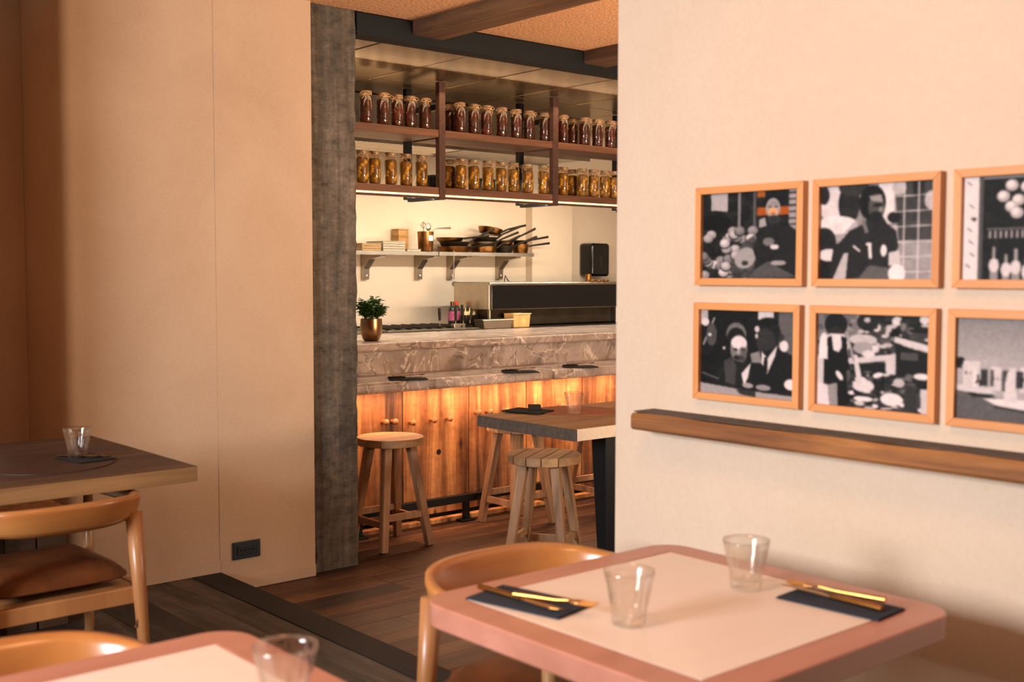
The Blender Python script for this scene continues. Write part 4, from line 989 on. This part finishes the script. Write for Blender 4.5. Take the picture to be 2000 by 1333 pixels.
def pic_footballer():
    p = Pic(.55).noise(.25, 22).el(.12, .2, .14, .2, .8).el(.03, .1, .05, .1, .15).el(.26, .2, .1, .22, .14).el(.3, .02, .14, .1, .2).el(.15, .42, .2, .1, .84).el(.03, .6, .12, .16, .14).el(.06, .85, .1, .2, .1).el(.08, .74, .1, .07, .8)
    p.re(.52, 0, .66, .42, .84).po([(.66, 0), (1, 0), (1, .6), (.7, .6)], .25).el(.7, .06, .06, .08, .7).el(.86, .06, .05, .12, .12).re(.7, .6, 1, 1, .58).el(.97, .2, .06, .1, .7).noise(.06, 12)
    p.el(.66, .36, .06, .06, .1)
    for k in range(3): x = .745 + k * .12; p.li(x, 0, x - .0, 1, .008, .78)
    for k in range(6): p.li(.66, .15 + k * .155, 1, .14 + k * .155, .007, .78)
    p.po([(.17, .62), (.27, .48), (.40, .42), (.44, .34), (.56, .34), (.6, .42), (.68, .5), (.70, .66), (.66, .78), (.63, 1), (.12, 1)], .15)
    p.po([(.3, .47), (.40, .40), (.36, .3), (.32, .38), (.2, .52)], .6, .7)
    p.po([(.13, .62), (.22, .62), (.18, .98), (.08, 1), (.1, .84)], .14).po([(.22, .72), (.26, .72), (.24, 1), (.12, 1)], .7)
    p.po([(.36, .98), (.45, .85), (.62, .88), (.64, 1), (.28, 1)], .42, .8)
    p.el(.47, .2, .12, .19, .07).el(.505, .25, .075, .15, .3).po([(.44, .13), (.55, .12), (.56, .2), (.46, .18)], .58).el(.52, .225, .045, .02, .12).el(.545, .27, .022, .03, .5).el(.5, .35, .06, .06, .12).po([(.37, .38), (.4, .36), (.44, .5), (.41, .52)], .45)
    p.li(.43, .63, .455, .63, .018, .86).li(.45, .63, .46, .77, .018, .86)              # the number on the shirt
    p.el(.575, .7, .028, .065, .86).li(.31, .65, .36, .70, .013, .84)
    p.po([(.62, .72), (.71, .7), (.72, .84), (.62, .86)], .76).el(.69, .94, .075, .1, .88)
    return p
def pic_stall():
    p = Pic(.09).noise(.06, 10).re(0, 0, .12, 1, .84).re(.12, 0, .155, 1, .32).re(.155, 0, 1, .03, .5)
    for x, y in ((.03, .05), (.05, .27), (.06, .4), (.04, .5), (.05, .62), (.06, .74), (.03, .85)): p.li(x, y, x + .03, y + .03, .006, .4)
    p.el(.085, .41, .017, .02, .25)
    r = np.random.RandomState(2)
    for x, y in ((.36, .1), (.47, .12), (.3, .2), (.41, .24), (.53, .26), (.36, .3), (.4, .36), (.6, .12), (.66, .25), (.7, .34), (.78, .14), (.74, .28), (.86, .22), (.92, .12), (.84, .36), (.95, .32)): p.el(x, y, .05, .058, .68).el(x - .01, y - .012, .03, .035, .84)
    p.re(.18, .5, .52, .52, .4)
    for k in range(8): p.re(.2 + k * .04, .53, .215 + k * .04, .6, .65)
    for x, y, h in ((.24, .8, .2), (.33, .84, .14), (.4, .82, .2), (.48, .86, .14)): p.re(x - .03, y, x + .03, 1, .55).re(x - .012, y - h * .6, x + .012, y + .02, .6).el(x, y + .06, .04, .07, .8)
    p.el(.6, .72, .07, .13, .78).el(.7, .8, .05, .14, .7).el(.8, .7, .08, .16, .5).el(.9, .82, .08, .14, .65)
    return p
def pic_two_men():
    p = Pic(.09).noise(.04, 9).re(0, 0, .08, .18, .65).re(.82, 0, 1, .55, .36).re(.62, 0, .78, .1, .78).re(.78, 0, .83, .5, .12)
    p.el(.05, .15, .045, .05, .8).li(.15, .1, .03, .42, .012, .6).el(.12, .3, .06, .14, .3).el(.1, .3, .02, .02, .8).el(.26, .45, .015, .02, .75)
    p.el(.39, .28, .11, .14, .42).el(.39, .33, .1, .13, .1)
    p.el(.42, .45, .095, .17, .45).el(.42, .38, .088, .08, .82).el(.385, .46, .025, .013, .12).el(.465, .455, .025, .013, .12).el(.425, .49, .02, .04, .8).el(.42, .555, .06, .03, .13).el(.46, .52, .05, .1, .3, .6)
    p.po([(.3, .62), (.36, .58), (.5, .62), (.56, .75), (.54, 1), (.2, 1), (.16, .75)], .13).po([(.45, .74), (.55, .6), (.52, .78), (.48, .88)], .8).po([(.26, .6), (.33, .56), (.4, .64), (.38, .88), (.28, .86)], .26)
    p.el(.73, .25, .125, .17, .12).el(.70, .34, .10, .15, .2).el(.61, .21, .025, .04, .75).el(.605, .29, .016, .03, .72).el(.86, .3, .03, .05, .2).el(.73, .12, .1, .05, .08)
    p.po([(.6, .5), (.82, .4), (.98, .5), (1, 1), (.6, 1), (.54, .7)], .1).po([(.66, .46), (.69, .5), (.72, .54), (.82, .38), (.8, .5), (.72, .72), (.66, .6)], .78).po([(.69, .53), (.72, .53), (.72, .7), (.67, .7)], .09)
    p.po([(.54, .5), (.64, .46), (.66, .6), (.56, .6)], .5).el(.885, .39, .045, .065, .82).el(.96, .82, .07, .065, .84).el(.52, .87, .06, .03, .6).el(.68, .88, .08, .035, .55)
    p.po([(.0, .88), (.5, .93), (1, .95), (1, 1), (0, 1)], .6).po([(.4, .93), (.6, .92), (.6, 1), (.44, .98)], .2).li(.02, .76, .2, .82, .01, .4)
    return p
def pic_kitchen():
    p = Pic(.2).noise(.2, 13).re(.0, .0, .4, .3, .45).noise(.2, 9)
    r = np.random.RandomState(9)
    for k in range(60): x, y = r.uniform(0.3, 1), r.uniform(0, .45); p.el(x, y, r.uniform(.015, .05), r.uniform(.01, .05), r.choice([.1, .2, .7, .8, .45]))
    p.el(.46, .08, .1, .1, .14).el(.455, .06, .03, .03, .7)
    p.po([(.7, .22), (1, .3), (1, .38), (.69, .28)], .78).po([(.7, .29), (1, .39), (1, .75), (.72, .6)], .1).re(.75, .38, .9, .46, .3)
    p.po([(.28, .48), (.71, .4), (.71, .62), (.63, .62), (.62, .48), (.3, .54)], .76).po([(.3, .54), (.62, .5), (.62, .62), (.4, .64)], .1)
    p.el(.42, .27, .13, .06, .72).el(.42, .36, .09, .07, .6).el(.47, .42, .06, .04, .8)
    for k in range(70): x, y = r.uniform(.32, 1), r.uniform(.62, 1); p.el(x, y, r.uniform(.015, .06), r.uniform(.008, .03), r.choice([.08, .12, .2, .75, .85, .4]), rot=r.uniform(-.6, .6))
    p.el(.68, .88, .1, .07, .84).el(.43, .76, .1, .07, .8).el(.43, .9, .09, .03, .84).el(.74, .7, .05, .05, .7).el(.93, .62, .07, .035, .84).po([(.92, .75), (1, .74), (1, 1), (.93, 1)], .75).el(.84, .86, .06, .14, .2)
    p.el(.17, .12, .11, .13, .1).el(.17, .21, .07, .07, .16).po([(.04, .28), (.12, .22), (.24, .22), (.3, .3), (.28, .5), (.08, .5), (.02, .55), (.0, .5)], .82).el(.06, .38, .05, .17, .84)
    p.po([(.09, .27), (.13, .24), (.15, .4), (.2, .42), (.23, .36), (.22, .24), (.27, .26), (.29, .5), (.27, .62), (.3, .98), (.2, .98), (.18, .75), (.06, .75), (.04, .5), (.1, .5)], .07)
    p.re(0, .5, .06, .78, .75).po([(0, .76), (.1, .78), (.12, 1), (0, 1)], .8).po([(.1, .78), (.19, .75), (.2, 1), (.12, 1)], .55).po([(.33, .44), (.37, .43), (.42, .7), (.38, .8)], .78).el(.21, .67, .025, .06, .84, rot=-.5).li(.27, .2, .34, .5, .015, .6)
    return p
def pic_harbour():
    p = Pic(.66); p.put(np.clip(1 - YN * 2.2, 0, 1), .42, .6)
    p.po([(0, .72), (1, .86), (1, 1), (0, 1)], .36).re(0, .44, .04, .5, .1).el(.03, .43, .035, .04, .1)
    r = np.random.RandomState(11)
    for x, y0, w in ((.05, .43, .13), (.26, .47, .08), (.4, .47, .05), (.48, .46, .1), (.6, .44, .08), (.7, .46, .12), (.84, .43, .1), (.94, .46, .08)):
        p.re(x, y0, x + w, .7, .78)
        for k in range(3): p.re(x + .02 + k * .03, y0 + .1, x + .03 + k * .03, y0 + .13, .3)
    for x in (.19, .35, .45, .58, .66, .8, .92): p.re(x, .5, x + .05, .66, .2)
    for k in range(30): x = r.uniform(.1, 1); p.re(x, .5 + r.uniform(0, .15), x + .02, .62 + r.uniform(0, .08), r.choice([.1, .3, .85]))
    p.po([(0, .66), (.25, .68), (.3, .73), (.12, .74), (.0, .72)], .78).po([(.08, .735), (.3, .74), (.25, .78), (.12, .77)], .14)
    p.po([(.2, .78), (.5, .77), (1, .8), (1, .9), (.5, .88), (.3, .84)], .84).po([(.38, .53), (.44, .53), (.46, .8), (.36, .8)], .8).li(.3, .855, 1, .93, .012, .15)
    return p.noise(.03, 5)
def picture(y0, y1, z0, z1, pic, lab):
    """y0 is the end nearer the bar (larger Y), y1 the nearer end"""
    o = empty('picture_frame', (XW, (y0 + y1) / 2, z0), 0, lab, 'picture', 'framed black-and-white photographs')
    w = (y0 - y1) / 2; h = z1 - z0; b = .0175; d = .020
    def rail(p4, m):
        g = MB(); vs = [(-.0006, y, z) for y, z in p4] + [(-d, y, z) for y, z in p4]
        g.add(vs, [(3, 2, 1, 0), (4, 5, 6, 7)] + [(i, (i + 1) % 4, 4 + (i + 1) % 4, 4 + i) for i in range(4)]); g.obj('frame_rail', m, o, bevel=.0012)
    rail([(w, 0), (-w, 0), (-w + b, b), (w - b, b)], M_FRAME2); rail([(w, h), (-w, h), (-w + b, h - b), (w - b, h - b)], M_FRAME2)
    rail([(w, 0), (w - b, b), (w - b, h - b), (w, h)], M_FRAMEV); rail([(-w, 0), (-w + b, b), (-w + b, h - b), (-w, h)], M_FRAMEV)
    a = np.clip((pic.noise(.05, 3).blur(3).a - .06) * 1.07, 0, 1)
    a = a * np.array([1.0, .935, .92]) + np.array([.0, .012, .012]) * (1 - a)      # warm print tone
    L = np.where(a <= .04045, a / 12.92, ((a + .055) / 1.055) ** 2.4)
    yy = np.linspace(w - b, -w + b, CW); zz = np.linspace(h - b, b, CH)
    V = np.zeros((CH, CW, 3)); V[..., 0] = -.009; V[..., 1] = yy[None, :]; V[..., 2] = zz[:, None]
    idx = np.arange(CH * CW).reshape(CH, CW)
    Fq = np.stack([idx[:-1, :-1], idx[1:, :-1], idx[1:, 1:], idx[:-1, 1:]], -1).reshape(-1, 4)
    me = bpy.data.meshes.new('photo_print'); n = CH * CW; m = len(Fq)
    me.vertices.add(n); me.vertices.foreach_set('co', V.reshape(-1)); me.loops.add(m * 4); me.polygons.add(m)
    me.loops.foreach_set('vertex_index', Fq.reshape(-1)); me.polygons.foreach_set('loop_start', np.arange(0, m * 4, 4)); me.update(calc_edges=True)
    ca = me.color_attributes.new('print', 'FLOAT_COLOR', 'POINT'); ca.data.foreach_set('color', np.concatenate([L, np.ones((CH, CW, 1))], -1).reshape(-1).astype(np.float32))
    me.materials.append(M_PHOTO); q = bpy.data.objects.new('photo_print', me); COL.objects.link(q); q.parent = o
    MB().box(-.008, -.0008, -w + b, w - b, b, h - b).obj('backing_board', M_BLACK, o)
M_PHOTO, nt, bs = mat('photo_print'); at_ = nt.nodes.new('ShaderNodeAttribute'); at_.attribute_name = 'print'
nt.links.new(at_.outputs[0], bs.inputs['Base Color']); bs.inputs['Roughness'].default_value = .6; bs.inputs['Specular IOR Level'].default_value = .2
M_FRAME2 = wood('oak_frame_rail', '#b8753d', '#cf8c50', '#dc9e63', 'Y', .5, .5, bmp=.08, contrast=.8)
XF = XW - .02
def fy(px, py): return at(px, py, 'X', XF).y
def fz(px, py): return at(px, py, 'X', XF).z
zt0, zt1 = (fz(1357, 557) + fz(1830, 563)) / 2, (fz(1357, 366) + fz(1838, 335)) / 2
zb0, zb1 = (fz(1353, 779) + fz(1820, 828)) / 2, (fz(1353, 591) + fz(1830, 603)) / 2
yA, yB = fy(1357, 460), fy(1567, 460); yC, yD = fy(1585, 460), fy(1835, 460); yE = fy(1860, 460)
picture(yA, yB, zt0, zt1, pic_market(), 'framed photo of a market vendor behind heaped produce, top row, nearest the wall end')
picture(yC, yD, zt0, zt1, pic_footballer(), 'framed photo of a footballer in a dark numbered shirt before a goal net')
picture(yE, yE - (yC - yD) * 1.0, zt0, zt1, pic_stall(), 'framed photo of a stall hung with round cheeses, top right, cut off')
yA, yB = fy(1353, 690), fy(1560, 690); yC, yD = fy(1579, 690), fy(1827, 690); yE = fy(1849, 690)
picture(yA, yB, zb0, zb1, pic_two_men(), 'framed photo of two suited men talking at a table, bottom left')
picture(yC, yD, zb0, zb1, pic_kitchen(), 'framed photo of a woman in a cluttered kitchen, bottom row middle')
picture(yE, yE - (yC - yD), zb0, zb1, pic_harbour(), 'framed photo of a pale waterfront town, bottom right, cut off')
